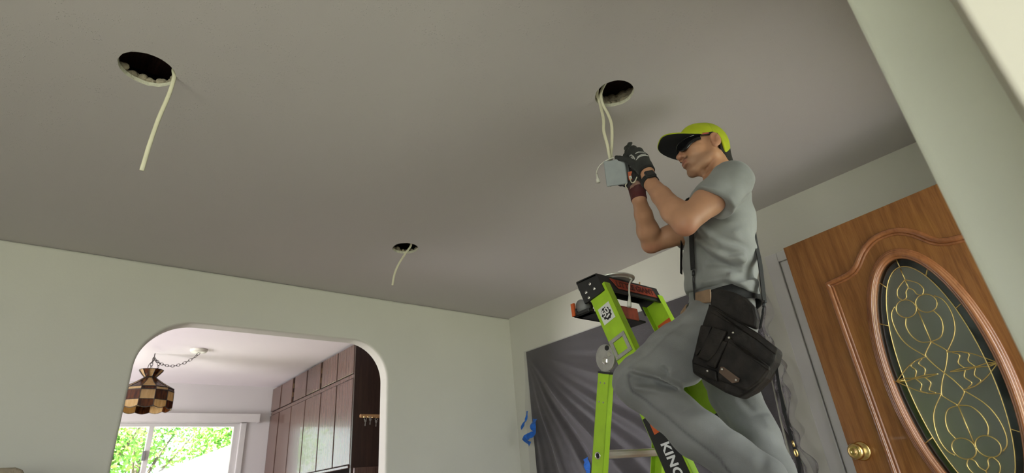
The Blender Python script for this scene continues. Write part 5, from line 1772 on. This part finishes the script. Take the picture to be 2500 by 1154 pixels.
for pts, w, a in (
        ([(1.4050, 1.0771, 1.2952), (1.4050, 1.0254, 1.2724), (1.4200, 0.9949, 1.2512)], 0.0080, -0.0208),
        ([(1.4050, 1.0506, 1.3027), (1.4050, 1.0014, 1.2739), (1.4300, 0.9805, 1.2465)], 0.0080, 0.0176),
        ([(1.4050, 1.0512, 1.2647), (1.4200, 1.0097, 1.2540), (1.4300, 0.9822, 1.2395)], 0.0070, -0.0192),
        ([(1.4050, 1.0648, 1.2546), (1.4200, 1.0212, 1.2387), (1.4300, 0.9885, 1.2260)], 0.0090, 0.0144),
        ([(1.4050, 1.0018, 1.3054), (1.4200, 0.9957, 1.2799), (1.4300, 0.9718, 1.2511)], 0.0070, -0.0160),
        ([(1.4300, 0.9820, 1.2903), (1.4300, 0.9982, 1.2685), (1.4400, 0.9714, 1.2392)], 0.0060, 0.0144),
        ([(1.4050, 1.0851, 1.2968), (1.4050, 1.0802, 1.2448), (1.4050, 1.0420, 1.2013), (1.4500, 0.9911, 1.1408), (1.5200, 0.8994, 1.0277)], 0.0080, -0.0060),
        ([(1.4300, 1.1742, 1.2623), (1.4050, 1.0904, 1.3109), (1.4800, 1.0181, 1.3737), (1.5800, 0.9411, 1.4471)], 0.0035, -0.0064),
        ([(1.5000, 0.8479, 1.0776), (1.5300, 0.8126, 1.0410), (1.5500, 0.8115, 0.9980)], 0.0090, -0.0080),
        ([(1.8000, 1.0400, 1.2110), (1.8000, 0.9991, 1.1041), (1.8000, 0.9596, 1.0113)], 0.0080, -0.0060),
        ([(1.8100, 0.9122, 1.2176), (1.8100, 0.8847, 1.1157)], 0.0120, 0.0060),
        ([(1.8000, 0.9537, 1.2108), (1.8000, 0.9237, 1.1595), (1.8100, 0.8836, 1.1668)], 0.0090, -0.0080)):
    jf.fold(pts, w, a)
jf.ripple(lambda X, Y, Z: 0.0022 * np.sin(46 * Y + 30 * Z + 2.4 * np.sin(21 * Z + 9 * X)) + 0.0012 * np.sin(90 * Z - 40 * Y + 60 * X))
def jean_tint(V_):
    c = np.tile(np.array([0.17, 0.172, 0.168]), (len(V_), 1))
    seam = near_yz(V_, [(1.4050, 1.0851, 1.2968), (1.4050, 1.0802, 1.2448), (1.4050, 1.0420, 1.2013), (1.4500, 0.9911, 1.1408), (1.5200, 0.8994, 1.0277), (1.5600, 0.8838, 0.9815)], 1.62)
    c = mixc(c, [0.04, 0.042, 0.044], 0.8 * np.exp(-(seam / 0.004) ** 2))
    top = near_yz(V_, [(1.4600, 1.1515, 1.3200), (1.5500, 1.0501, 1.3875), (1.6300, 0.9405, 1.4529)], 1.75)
    c = mixc(c, [0.25, 0.25, 0.24], 0.5 * np.exp(-(top / 0.07) ** 2))  # light on the upper thigh painted into the denim
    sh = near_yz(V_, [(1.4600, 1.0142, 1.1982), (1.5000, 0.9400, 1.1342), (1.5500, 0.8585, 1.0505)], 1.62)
    c = mixc(c, [0.23, 0.23, 0.225], 0.45 * np.exp(-(sh / 0.05) ** 2))  # lit upper side of the shank, painted as a paler band
    return c
obj('jeans', jf.mesh('jeans', jean_tint), M['jeans'], pr)

# work boots on the rung
for an, xx in ((LAN, 0.02), (RAN, 0.0)):
    bo = Field(an - np.array([0.12, 0.14, 0.22]), an + np.array([0.12, 0.32, 0.08]), 0.006)
    b0 = an + np.array([xx, 0.0, -0.03])
    heel = b0 + np.array([0.0, -0.04, -0.075])
    toe = b0 + np.array([0.01, 0.185, -0.085])
    bo.cone(b0, b0 + np.array([0, 0, -0.06]), 0.056, 0.050, 0.02)
    bo.cone(heel, toe, 0.042, 0.040, 0.03)
    bo.cone(b0 + np.array([0, 0.02, -0.04]), toe + np.array([0, -0.05, 0.01]), 0.048, 0.036, 0.03)
    bo.cut(heel + np.array([0, 0, -0.035]), (0, 0, -1))
    BO = obj('boot', bo.mesh('boot'), M['boot'], pr)
    obj('sole', MB().prism([tuple(heel + np.array([a, b, -0.034])) for a, b in ((-0.036, -0.035), (0.036, -0.035), (0.042, 0.10), (0.044, 0.20), (0.025, 0.262), (-0.012, 0.262), (-0.036, 0.20), (-0.034, 0.10))], (0, 0, -0.022)), M['black_rubber'], BO, bevel=0.004)

# ------------------------------------------------------------------ gloves
def glove(name, W, cuff_to, palm, fingers, thumb, lo, hi, tint, cuff_r):
    g = Field(lo, hi, 0.0019)
    for a, b, ra, rb in palm:
        g.cone(a, b, ra, rb, 0.014)
    for pts, rs in fingers:
        pts = [np.array(p) for p in pts]
        g.chain(pts, rs, 0.007, 0.003)
        for p, r in zip(pts[1:-1], rs[1:-1]):
            g.ell(p, (r * 1.12,) * 3, 0.004)
    g.chain([np.array(p) for p in thumb[0]], thumb[1], 0.010, 0.003)
    g.cone(W, cuff_to, cuff_r[0], cuff_r[1], 0.010)
    rim = np.array(cuff_to)
    return g
# left hand (nearer the viewer): back of the hand to us, fingers closing over the top of the box
LW = LWR
lk = [np.array(p) for p in ((1.5480, 1.0110, 2.1625), (1.5400, 0.9817, 2.1540), (1.5370, 0.9569, 2.1289), (1.5400, 0.9436, 2.0942))]
lw_ = np.array((1.5400, 0.9507, 2.0556))
lpalm = [(lw_ + np.array([0, 0, 0.0]), lk[0] * 0.75 + lw_ * 0.25, 0.024, 0.021), (lw_, lk[1], 0.024, 0.0165), (lw_, lk[2], 0.024, 0.0165), (lw_, lk[3], 0.024, 0.0160), (lk[0], lk[3], 0.015, 0.014), (np.array((1.5450, 0.9891, 2.0859)), np.array((1.5500, 1.0014, 2.1116)), 0.020, 0.018)]
lf_ = [
    ([lk[0], (1.5650, 1.0261, 2.1954), (1.5800, 1.0188, 2.2167), (1.5950, 1.0197, 2.2291)], [0.0120, 0.0095, 0.0075, 0.0055]),
    ([lk[1], (1.5800, 1.0285, 2.1925), (1.5920, 1.0547, 2.1862), (1.5900, 1.0654, 2.1696)], [0.0135, 0.0118, 0.0105, 0.0092]),
    ([lk[2], (1.5850, 1.0037, 2.1622), (1.6000, 1.0401, 2.1569), (1.5980, 1.0586, 2.1429)], [0.0132, 0.0116, 0.0104, 0.0090]),
    ([lk[3], (1.5780, 0.9785, 2.1144), (1.5940, 1.0139, 2.1129), (1.5920, 1.0349, 2.1044)], [0.0120, 0.0104, 0.0094, 0.0082]),
]
lth = ([(1.5280, 0.9664, 2.0564), (1.5180, 0.9851, 2.0873), (1.5130, 1.0057, 2.1122), (1.5150, 1.0336, 2.1344), (1.5200, 1.0513, 2.1502)], [0.017, 0.0130, 0.0108, 0.0098, 0.0082])
allp = np.array([*lk, lw_, LWR] + [np.array(p) for f, _ in lf_ for p in f] + [np.array(p) for p in lth[0]])
cuff_to = np.array((1.5370, 0.9418, 2.0260))
lg = glove('glove', lw_, cuff_to, lpalm, lf_, lth, allp.min(0) - 0.05, allp.max(0) + 0.05, None, (0.0285, 0.0320))
dirc = (cuff_to - lw_) / np.linalg.norm(cuff_to - lw_)
lg.cut(cuff_to, dirc)
def lg_tint(V_):
    c = np.tile(np.array([0.022, 0.023, 0.022]), (len(V_), 1))
    for pts, w in (([(1.5150, 0.9612, 2.0858), (1.5150, 0.9439, 2.0927), (1.5180, 0.9234, 2.0912)], 0.0022),
                   ([(1.5150, 0.9554, 2.0937), (1.5150, 0.9407, 2.0982), (1.5180, 0.9277, 2.0974)], 0.0016),
                   ([(1.5150, 0.9604, 2.1152), (1.5150, 0.9484, 2.1157), (1.5180, 0.9326, 2.1095)], 0.0020),
                   ([(1.5200, 0.9925, 2.1242), (1.5200, 0.9828, 2.1224), (1.5180, 0.9727, 2.1065), (1.5160, 0.9680, 2.0938)], 0.0020),
                   ([(1.5200, 0.9865, 2.1151), (1.5180, 0.9760, 2.1009)], 0.0016)):
        Q_ = V_.copy()
        Q_[:, 0] = 1.515
        pts = [(1.515, p[1], p[2]) for p in pts]
        q = near(Q_, pts)
        c = mixc(c, [0.55, 0.55, 0.52], 0.9 * sstep(w + 0.0006, w - 0.0006, q) * (V_[:, 0] < 1.540))
    d = (V_ - cuff_to) @ dirc
    c = mixc(c, [0.010, 0.010, 0.010], 1.0 * (d > -0.010))
    return c
obj('glove', lg.mesh('glove', lg_tint), M['glove'], pr)
# right hand: under and behind the box, thumb up its side
rw_ = np.array((1.6020, 1.0423, 2.0166))
rk = [np.array(p) for p in ((1.5900, 1.0631, 2.0555), (1.6060, 1.0628, 2.0777), (1.6180, 1.0570, 2.0902), (1.6280, 1.0485, 2.0890))]
rpalm = [(rw_, rk[0], 0.024, 0.016), (rw_, rk[1], 0.024, 0.016), (rw_, rk[2], 0.024, 0.016), (rw_, rk[3], 0.024, 0.015), (rk[0], rk[3], 0.015, 0.014)]
rf_ = [
    ([rk[0], (1.6000, 1.0888, 2.0719), (1.6000, 1.1116, 2.0857), (1.5980, 1.1307, 2.1008)], [0.0130, 0.0112, 0.0100, 0.0085]),
    ([rk[1], (1.6250, 1.0949, 2.0987), (1.6350, 1.1205, 2.1293), (1.6320, 1.1368, 2.1450)], [0.0132, 0.0115, 0.0102, 0.0088]),
    ([rk[2], (1.6380, 1.0869, 2.1244), (1.6450, 1.1103, 2.1533), (1.6400, 1.1256, 2.1660)], [0.0130, 0.0112, 0.0100, 0.0086]),
    ([rk[3], (1.6450, 1.0718, 2.1306), (1.6500, 1.0912, 2.1588), (1.6450, 1.1039, 2.1721)], [0.0118, 0.0102, 0.0092, 0.0080]),
]
rth = ([(1.5850, 1.0234, 2.0222), (1.5780, 1.0222, 2.0474), (1.5800, 1.0258, 2.0745), (1.5880, 1.0338, 2.1044)], [0.0160, 0.0135, 0.0120, 0.0100])
allp = np.array([*rk, rw_, RWR] + [np.array(p) for f, _ in rf_ for p in f] + [np.array(p) for p in rth[0]])
rg = glove('glove', rw_, RWR, rpalm, rf_, rth, allp.min(0) - 0.05, allp.max(0) + 0.05, None, (0.0290, 0.0315))
dr_ = (RWR - rw_) / np.linalg.norm(RWR - rw_)
rg.cut(RWR + dr_ * 0.004, dr_)
def rg_tint(V_):
    c = np.tile(np.array([0.020, 0.018, 0.018]), (len(V_), 1))
    d = (V_ - rw_) @ dr_
    c = mixc(c, [0.070, 0.010, 0.010], sstep(-0.022, -0.010, d))
    q = near(V_, [(1.5650, 1.0376, 2.0232), (1.5650, 1.0176, 2.0222)])
    c = mixc(c, [0.33, 0.20, 0.15], 0.9 * sstep(0.020, 0.015, q) * (d < -0.004))
    return c
obj('glove', rg.mesh('glove', rg_tint), M['glove'], pr)

# watch on the left wrist
fo = (LWR - LEL) / np.linalg.norm(LWR - LEL)
wc = LWR + fo * 0.004
e1 = np.cross(fo, np.array([0, 0, 1.0])); e1 /= np.linalg.norm(e1)
e2 = np.cross(fo, e1)
WT = MB()
ring = []
for i in range(28):
    a = 2 * math.pi * i / 28
    ring.append(wc + 0.0315 * (math.cos(a) * e1 + math.sin(a) * e2))
WT.tube(ring, 0.0105, 8, closed=True, flat=0.22, up=None)
vs = []
for a_i in range(32):
    a = 2 * math.pi * a_i / 32
    for dr, ax in ((0.0, -0.011), (0.0032, -0.011), (0.0032, 0.011), (0.0, 0.011)):
        vs.append(wc + (0.0290 + dr) * (math.cos(a) * e1 + math.sin(a) * e2) + fo * ax)
WT = MB()
WT.add(vs, [(i * 4 + k, i * 4 + (k + 1) % 4, ((i + 1) % 32) * 4 + (k + 1) % 4, ((i + 1) % 32) * 4 + k) for i in range(32) for k in range(4)])
WA = obj('wristwatch', WT, M['webbing'], pr, smooth=False)
camdir = -(wc - np.array([0, 0, 1.0])); camdir /= np.linalg.norm(camdir)
nrm = np.array([-0.62, -0.66, 0.30]); nrm = nrm - fo * (nrm @ fo); nrm /= np.linalg.norm(nrm)
sd = np.cross(nrm, fo)
wb = MB().obox(wc + nrm * 0.0345, sd * 0.0175, fo * 0.0195, nrm * 0.0055)
obj('watch_case', wb, M['black_plastic'], WA, bevel=0.004, segs=3)
obj('watch_face', MB().obox(wc + nrm * 0.0402, sd * 0.0145, fo * 0.0165, nrm * 0.0006), M['watch_glass'], WA)

# ------------------------------------------------------------------ suspenders
su = MB()
su.strip(spline([(1.7420, 0.8232, 1.9836), (1.7280, 0.8474, 1.9663), (1.6900, 0.8591, 1.9232), (1.6550, 0.8688, 1.8522), (1.6480, 0.8839, 1.7902), (1.6480, 0.9015, 1.7160), (1.6520, 0.9172, 1.6466)], 6), tuple(BL * 0.9 - BF * 0.45), 0.026, 0.003)
S1 = obj('suspender_strap', su, M['webbing'], pr)
def clip(p0, p1, p2, parent):
    p0, p1, p2 = [np.array(p) for p in (p0, p1, p2)]
    b = MB()
    ax = (p1 - p0)
    b.obox(p0, BL * 0.016, np.array([0, 0, 0.003]), BF * 0.003)
    b.tube([p0, p0 * 0.6 + p1 * 0.4], 0.0055, 8)
    lp = [p0 * 0.25 + p1 * 0.75 + BL * 0.010 * math.cos(a) + (p1 - p0) * 0.30 * math.sin(a) for a in [i * math.pi / 8 for i in range(16)]]
    b.tube(lp, 0.003, 8, closed=True)
    obj('snap_hook', b, M['black_plastic'], parent, smooth=True)
    s = MB()
    s.strip([p1, p1 * 0.5 + p2 * 0.5, p2], tuple(BL), 0.026, 0.004)
    obj('hook_tab', s, M['webbing'], parent)
clip((1.6510, 0.9162, 1.6414), (1.6500, 0.9265, 1.5998), (1.6550, 0.9433, 1.5228), S1)
su = MB()
su.strip(spline([(1.8400, 0.8816, 2.0356), (1.8300, 0.9260, 2.0014), (1.8150, 0.9664, 1.9938), (1.8100, 0.9984, 1.9167), (1.8080, 1.0279, 1.8188), (1.8050, 1.0560, 1.7085)], 6), tuple(BL * 0.9 + BF * 0.3), 0.026, 0.003)
S2_ = obj('suspender_strap', su, M['webbing'], pr)
su = MB()
su.strip(spline([(1.8000, 0.7199, 2.0332), (1.8300, 0.7281, 1.9751), (1.8600, 0.7424, 1.8847), (1.8300, 0.7496, 1.7445), (1.7900, 0.7417, 1.6372), (1.7750, 0.7476, 1.5608), (1.7650, 0.7545, 1.4957)], 6), tuple(BL * 0.8 + BF * 0.5), 0.034, 0.003)
S3 = obj('suspender_strap', su, M['webbing'], pr)
clip((1.7640, 0.7553, 1.4915), (1.7550, 0.7671, 1.4553), (1.7400, 0.7817, 1.4087), S3)

# ------------------------------------------------------------------ tool belt and leather pouch
belt = MB()
pts = []
bc = T4 + np.array([0.0, 0.0, -0.050])
for i in range(48):
    a = 2 * math.pi * i / 48
    pts.append(bc + BF * 0.127 * math.cos(a) + BL * 0.160 * math.sin(a) + np.array([0, 0, -0.012 * math.cos(a) ]))
vs = []
for i, p in enumerate(pts):
    o_ = (p - bc); o_[2] = 0; o_ /= np.linalg.norm(o_)
    for dr, dz_ in ((-0.003, -0.027), (0.003, -0.027), (0.003, 0.027), (-0.003, 0.027)):
        vs.append(p + o_ * dr + np.array([0, 0, dz_]))
belt.add(vs, [(i * 4 + k, i * 4 + (k + 1) % 4, ((i + 1) % 48) * 4 + (k + 1) % 4, ((i + 1) % 48) * 4 + k) for i in range(48) for k in range(4)])
TBELT = obj('tool_belt', belt, M['webbing'], pr, smooth=True)

def px_poly(pts):
    return [np.array(p) for p in pts]
def pad(name, pts, depth, material, parent, bev, segs=3, tint=None):
    """leather piece: outline on the hip, thickness away from the viewer's side"""
    me = MB().prism([tuple(p) for p in pts], (depth, 0.25 * depth, 0.0)).mesh(name)
    return obj(name, me, material, parent, bevel=bev, segs=segs)
M['leather'] = mat('worn_dark_leather', (0.015, 0.012, 0.010), 0.62, var=0.55, scale=22, bump=0.35, bscale=60, spec=0.3)
PO = pad('tool_pouch', px_poly([(1.5350, 0.8281, 1.4748), (1.5220, 0.7869, 1.4393), (1.5120, 0.7398, 1.3925), (1.5120, 0.6907, 1.3414), (1.5200, 0.6532, 1.2907),
                                (1.5200, 0.6706, 1.2604), (1.5160, 0.7067, 1.2202), (1.5120, 0.7486, 1.1941), (1.5120, 0.7974, 1.1810), (1.5120, 0.8354, 1.2036),
                                (1.5160, 0.8894, 1.2459), (1.5250, 0.9327, 1.2798), (1.5280, 0.9278, 1.3174), (1.5300, 0.8976, 1.3692), (1.5320, 0.8645, 1.4203)]),
         0.085, M['leather'], TBELT, 0.009, 3)
pad('pouch_rim', px_poly([(1.5300, 0.8251, 1.4745), (1.5060, 0.7363, 1.3933), (1.5060, 0.6873, 1.3423), (1.5140, 0.6492, 1.2904), (1.5140, 0.6601, 1.2736), (1.5060, 0.6974, 1.3247), (1.5060, 0.7476, 1.3765), (1.5280, 0.8324, 1.4535)]),
    0.012, M['leather'], PO, 0.004)
pad('belt_loop', px_poly([(1.5550, 0.8183, 1.5243), (1.5550, 0.7920, 1.5184), (1.5550, 0.7488, 1.4947), (1.5550, 0.7141, 1.4637), (1.5550, 0.6975, 1.4302), (1.5550, 0.6994, 1.3928), (1.5550, 0.7114, 1.3650), (1.5550, 0.7619, 1.4001), (1.5550, 0.8057, 1.4426), (1.5550, 0.8362, 1.4747)]),
    0.030, M['leather'], PO, 0.008)
for pts in ([(1.5180, 0.8627, 1.4155), (1.5120, 0.8243, 1.3991), (1.5100, 0.8648, 1.3451), (1.5120, 0.9004, 1.3255), (1.5140, 0.9052, 1.3344)],
            [(1.5040, 0.8173, 1.3963), (1.5000, 0.7726, 1.3700), (1.4960, 0.8217, 1.3162), (1.4980, 0.8562, 1.2958), (1.5020, 0.8915, 1.3176)],
            [(1.5020, 0.7933, 1.3482), (1.5000, 0.7785, 1.3394), (1.5000, 0.8401, 1.2729), (1.5020, 0.8701, 1.2904)],
            [(1.4980, 0.7727, 1.3463), (1.4900, 0.7208, 1.2959), (1.4960, 0.6785, 1.2413), (1.4940, 0.7169, 1.2121), (1.4920, 0.7600, 1.1942), (1.4940, 0.8361, 1.2394), (1.4960, 0.8241, 1.2826)],
            [(1.5150, 0.9184, 1.3092), (1.5080, 0.8741, 1.2842), (1.5050, 0.8409, 1.2662), (1.5050, 0.8442, 1.2344), (1.5080, 0.8898, 1.2627), (1.5140, 0.9210, 1.2856)]):
    pad('pouch_pocket', px_poly(pts), 0.030, M['leather'], PO, 0.006)
pad('pocket_rim', px_poly([(1.4920, 0.7690, 1.3472), (1.4840, 0.7173, 1.2969), (1.4900, 0.6740, 1.2422), (1.4900, 0.6804, 1.2324), (1.4840, 0.7243, 1.2857), (1.4920, 0.7746, 1.3364)]), 0.010, M['leather'], PO, 0.003)
pad('maker_plate', px_poly([(1.4860, 0.8132, 1.2712), (1.4850, 0.8026, 1.2689), (1.4830, 0.7630, 1.2271), (1.4830, 0.7690, 1.2191), (1.4830, 0.7892, 1.2195), (1.4860, 0.8226, 1.2565)]), 0.004, M['plate'], PO, 0.001)
rvt = ((1790, 812, 1.503), (1780, 824, 1.497))
for p in ((1.5050, 0.7581, 1.3606), (1.4920, 0.7677, 1.3469), (1.5020, 0.8668, 1.2712), (1.4820, 0.8079, 1.2627), (1.4800, 0.7731, 1.2254)):
    obj('rivet', MB().lathe(p, (-1, -0.25, -0.1), [(0, 0), (0.0042, 0), (0.0032, 0.002), (0, 0.0026)], 12, False), M['bright_steel'], PO, smooth=True)
pad('belt_keeper', px_poly([(1.6400, 0.9232, 1.5621), (1.5850, 0.8375, 1.5384), (1.5850, 0.8464, 1.4946), (1.6400, 0.9337, 1.5222)]), 0.012, M['tan'], TBELT, 0.003)
pad('rear_keeper', px_poly([(1.6000, 0.7187, 1.4207), (1.6000, 0.7184, 1.4038), (1.5950, 0.7281, 1.3841), (1.5920, 0.7307, 1.3973)]), 0.008, M['tan'], TBELT, 0.002)
# second pouch glimpsed in front of the far hip
pad('tan_pouch', px_poly([(1.7600, 1.0234, 1.5733), (1.7700, 1.0493, 1.5762), (1.7900, 1.0888, 1.5614), (1.8000, 1.1122, 1.5334), (1.7900, 1.0797, 1.5392), (1.7700, 1.0254, 1.5433)]), 0.09, M['tan'], TBELT, 0.010)
# lanyard with a brass snap hook hanging behind the pouch
ly = MB()
ly.strip(spline([(1.5850, 0.6951, 1.2730), (1.5900, 0.7066, 1.2150), (1.6000, 0.7191, 1.1270), (1.6050, 0.7224, 1.0409), (1.6050, 0.7271, 0.9748), (1.605, 0.775, 0.88)], 6), (0.4, -0.9, 0), 0.008, 0.003)
LY_ = obj('lanyard', ly, M['webbing'], TBELT)
hk = MB()
hk.tube([(1.5850, 0.7130, 1.0560), (1.5850, 0.7123, 1.0402)], 0.003, 8)
c0 = np.array((1.5850, 0.7126, 1.0247))
hk.tube([c0 + np.array([0, 0.0036 * math.cos(a), 0.0085 * math.sin(a)]) for a in [i * math.pi / 9 for i in range(18)]], 0.0019, 8, closed=True)
obj('brass_snap', hk, M['brass'], LY_, smooth=True)
